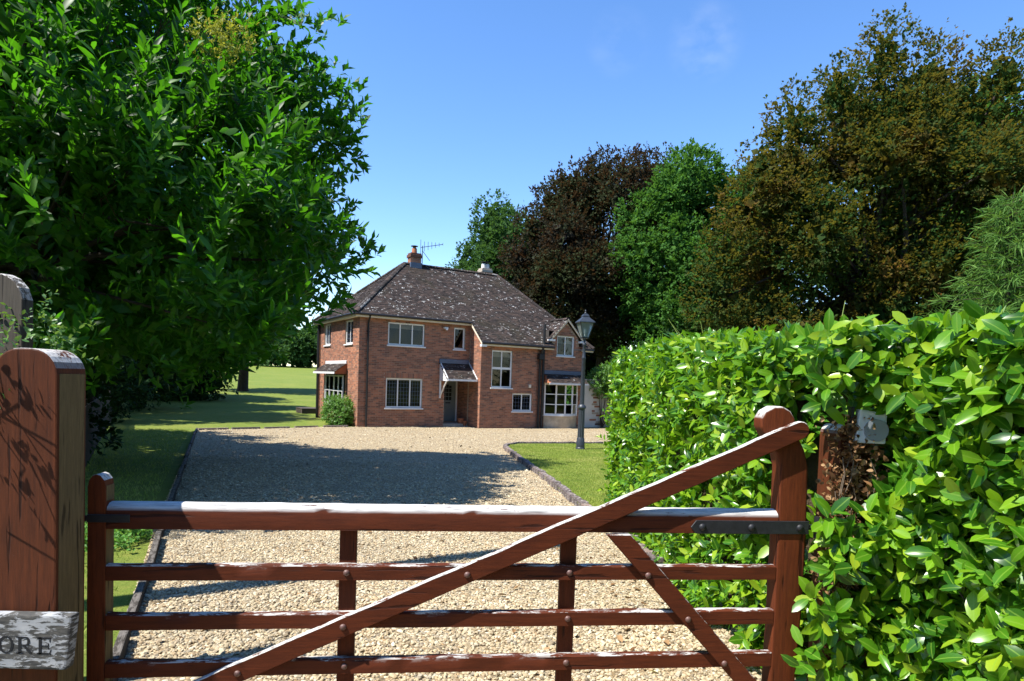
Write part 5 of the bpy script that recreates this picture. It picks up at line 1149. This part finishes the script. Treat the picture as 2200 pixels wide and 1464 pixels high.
for i, (x, y, r_, h, m_, lb) in enumerate(((8.2, 38, 2.6, 5.4, 'darkyew', 'dark green shrub mass behind the lamp post'), (12.5, 35, 3.2, 5.6, 'green2', 'green shrub below the domed green tree, above the hedge'), (18, 30, 3.6, 5.5, 'green2', 'shrub at the foot of the bronze beech'), (24, 28, 3.8, 6, 'bronze', 'bronze tinted shrub right of the beech trunk'), (6.1, 31.5, 1.2, 2.9, 'green1', 'small green bush right of the white wall'), (12.2, 25, 2.4, 4.7, 'bronze', 'bronze leaved bush just above the hedge, below the beech'), (15.6, 23, 2.5, 4.6, 'green2', 'green bush just above the hedge, left of the larch'))):
    far_tree('shrub', lb, G3(x, y), lobed_crown((x, y, gz(y) + h * .42), (r_, r_ * .8, h * .5), 18, r_ * .42, 40 + i, -.9), M[m_], .17, 6, 9, .45, .2, 'shrubs behind the hedge', .15, 1.5, cat='shrub')
for i, (x, y) in enumerate(((-6, -22), (8, -20), (22, -16))):  # unseen trees, added to give the house windows something dark to reflect
    far_tree('roadside_tree', ['leftmost of three trees across the road behind the viewer', 'middle one of three trees across the road behind the viewer', 'rightmost of three trees across the road behind the viewer'][i], (x, y, 0), lobed_crown((x, y, 6.5), (7, 4.5, 6.5), 16, 2.6, 60 + i, -.95), M['green2'], .6, 1.2, 7, .9, .1, 'roadside trees across the road', .4, 3, core=2)
for i, (x, y, r_, h) in enumerate(((1.5, 50, 3.5, 5.5), (7, 51, 3.5, 5), (13, 47, 4, 6), (20, 44, 4.5, 7))):
    far_tree('shrub', ['low dark shrub behind the house roof end', 'low dark shrub at the foot of the copper beech', 'dark shrub deep below the domed green tree', 'dark shrub deep behind the bronze beech'][i], G3(x, y), lobed_crown((x, y, gz(y) + h * .42), (r_, r_ * .7, h * .5), 14, r_ * .4, 80 + i, -.9), M['darkyew'], .35, 3, 7, .6, .2, 'dark shrubs under the trees', .15, 1.5, cat='shrub')
# larch: tiers of drooping boughs hung with fine needle sprays
lr = np.array([10.6, 14.2, gz(14.2)]); LR = empty('larch_tree', tuple(lr), 0, 'feathery pale green larch with drooping boughs at the right edge', 'tree')
mb = MB(); mb.tube([(0, 0, -.2), (0, 0, 3), (.02, 0, 6.4)], [.13, .08, .015], 8); Bs, Ds = [], []
for i in range(150):
    z = 1.2 + 5.1 * (i / 150); ln = (6.75 - z) * .42 * rng.uniform(.7, 1.1) + .12; an = i * 2.4; d = np.array([math.cos(an), math.sin(an), .15]); a = np.array([0, 0, z]); pts = [a + d * ln * f_ + np.array([0, 0, -.22 * ln * f_ * f_ + .12 * ln * max(0, f_ - .7)]) for f_ in (0, .35, .7, 1)]
    mb.tube([tuple(q_) for q_ in pts], [.018, .013, .008, .004], 5, False)
    m_ = int(30 + 60 * ln); f_ = rng.uniform(.1, 1.02, m_); bp_ = np.array([a + d * ln * x_ + np.array([0, 0, -.22 * ln * x_ * x_ + .12 * ln * max(0, x_ - .7)]) for x_ in f_]); Bs.append(bp_ + rng.normal(0, .03, (m_, 3))); Ds.append(d * .6 + rng.normal(0, .5, (m_, 3)) + [0, 0, -.35])
mb.build('trunk', M['bark'], LR, smooth=True); Bs = np.concatenate(Bs); Ds = unit(np.concatenate(Ds)); n = len(Bs)
V1, F1 = leaf_geo(Bs, Ds, unit(rng.normal(0, 1, (n, 3)) + [0, 0, .6]), rng.uniform(.16, .38, n), .07, small=True); np_mesh('crown', V1, [F1], M['larch'], LR)
# shrub against the side wall, creeper over the white wall
def leafy(name, label, cat, base, lobes, m, L, dens, parts='foliage'):
    root = empty(name, base, 0, label, cat); b = np.array(base); P_, N_ = lobes_points(lobes, dens, .6, .75); D_ = N_ + np.array([0, 0, .4]) + rng.normal(0, .4, P_.shape); B1, d1, n1, L1 = shoot_leaves(P_, D_, 7, L, rng.uniform(.08, .2, len(P_))); V2, F2 = leaf_geo(B1 - b, d1, n1, L1, .45, small=True); np_mesh('foliage', V2, [F2], m, root)
    mb_ = MB()
    for c_, r_ in lobes: e_ = np.array(c_) - b; mb_.tube([(0, 0, -.1), tuple(e_ * .5 + [0, 0, -.05]), tuple(e_)], [.03, .02, .008], 5, False)
    mb_.build('stem', M['bark'], root); return root
leafy('garden_shrub', 'rounded green shrub against the side wall of the house', 'shrub', G3(-7.45, 27.75), [((-7.55, 27.9, .15), .5), ((-7.2, 27.7, .0), .45), ((-7.75, 28.2, .1), .45), ((-7.35, 27.9, .5), .42), ((-7.7, 28.0, .5), .4), ((-7.1, 27.65, .35), .38)], M['creeper'], .09, 110)
c0 = hw(12.0, -1.25); leafy('wall_creeper', 'bright green creeper bushing over the top of the white wall', 'creeper', (c0.x, c0.y, -.35), [(tuple(hw(11.75 + dx, -1.2 + dy, 2.05 + dz)), r_) for dx, dy, dz, r_ in ((0, 0, .3, .5), (.6, .0, .5, .6), (1.2, .1, .35, .65), (.2, 0, -.1, .4), (.9, -.1, -.15, .5), (1.9, .1, .2, .7))], M['creeper'], .11, 80)

# boundary fence on the left
fe = empty('boundary_fence', (-7.45, 11.1, 0), 0, 'dark timber fence running back along the left boundary', 'fence'); fd = Vector((-14.8, 25.6, 0)).normalized(); fa = math.atan2(fd.y, fd.x)
mb = MB(); mb.box(-.06, .06, -.05, .05, -.1, 1.3); po = mb.build('post', M['greywood'], fe, .006); mb = MB(); mb.box(-.068, .068, -.011, .011, .06, 1.2); pa = mb.build('pale', M['greywood'], fe, .003)
for i in range(9):
    q_ = fd * (2.2 * i); o = po if i == 0 else copy_part(po, fe); o.location = (q_.x, q_.y, gz(11.1 + q_.y)); o.rotation_euler.z = fa
nrm_ = Vector((fd.y, -fd.x, 0)) * .075
for i in range(118):
    q_ = fd * (.1 + .148 * i) + nrm_; o = pa if i == 0 else copy_part(pa, fe); o.location = (q_.x, q_.y, gz(11.1 + q_.y) + float(rng.normal(0, .012))); o.rotation_euler.z = fa
for zz in (.3, .95):
    mb = MB(); nr_ = Vector((fd.y, -fd.x, 0)) * .03; a = nr_ + Vector((0, 0, zz + gz(11.1))); b = fd * 17.6 + nr_ + Vector((0, 0, zz + gz(11.1 + fd.y * 17.6))); mb.tube([a, b], .03, 4); mb.build('rail', M['greywood'], fe)

# fallen leaves on the gravel
n = 90; P = np.column_stack([rng.uniform(-2.6, 1.4, n), rng.uniform(4.0, 8.5, n)]); P2 = np.column_stack([rng.normal(1.15, .2, 60), rng.uniform(3.9, 7, 60)]); P = np.concatenate([P, P2]); P = P[inpoly(P, drive_poly)]; n = len(P)
B_ = np.column_stack([P, g(P[:, 1]) + .022]); an = rng.uniform(0, 6.28, n); V_, F_ = leaf_geo(B_, np.column_stack([np.cos(an), np.sin(an), rng.normal(0, .15, n)]), unit(np.array([0, 0, 1.]) + rng.normal(0, .3, (n, 3))), rng.uniform(.03, .085, n), .5, .5, .5)
tag(np_mesh('leaf_litter', V_, [F_], M['dead'], None, True), 'dry brown leaves scattered over the gravel', 'leaves', kind='stuff')
yl = np_mesh('fallen_leaf', leaf_template(.4, .3, .55), [LEAF_F], M['yellowleaf'], None, True); yl.location = (.98, 4.05, .02); yl.scale = (.07, .07, .07); yl.rotation_euler = (.1, .1, 2.0); tag(yl, 'single bright yellow leaf lying on the gravel behind the gate', 'leaf')
tot = sum(len(o.data.loop_triangles) if o.data.loop_triangles else sum(max(1, len(p_.vertices) - 2) for p_ in o.data.polygons) for o in scn.objects if o.type == 'MESH' and o.data.users < 3)
print('triangles about', tot)
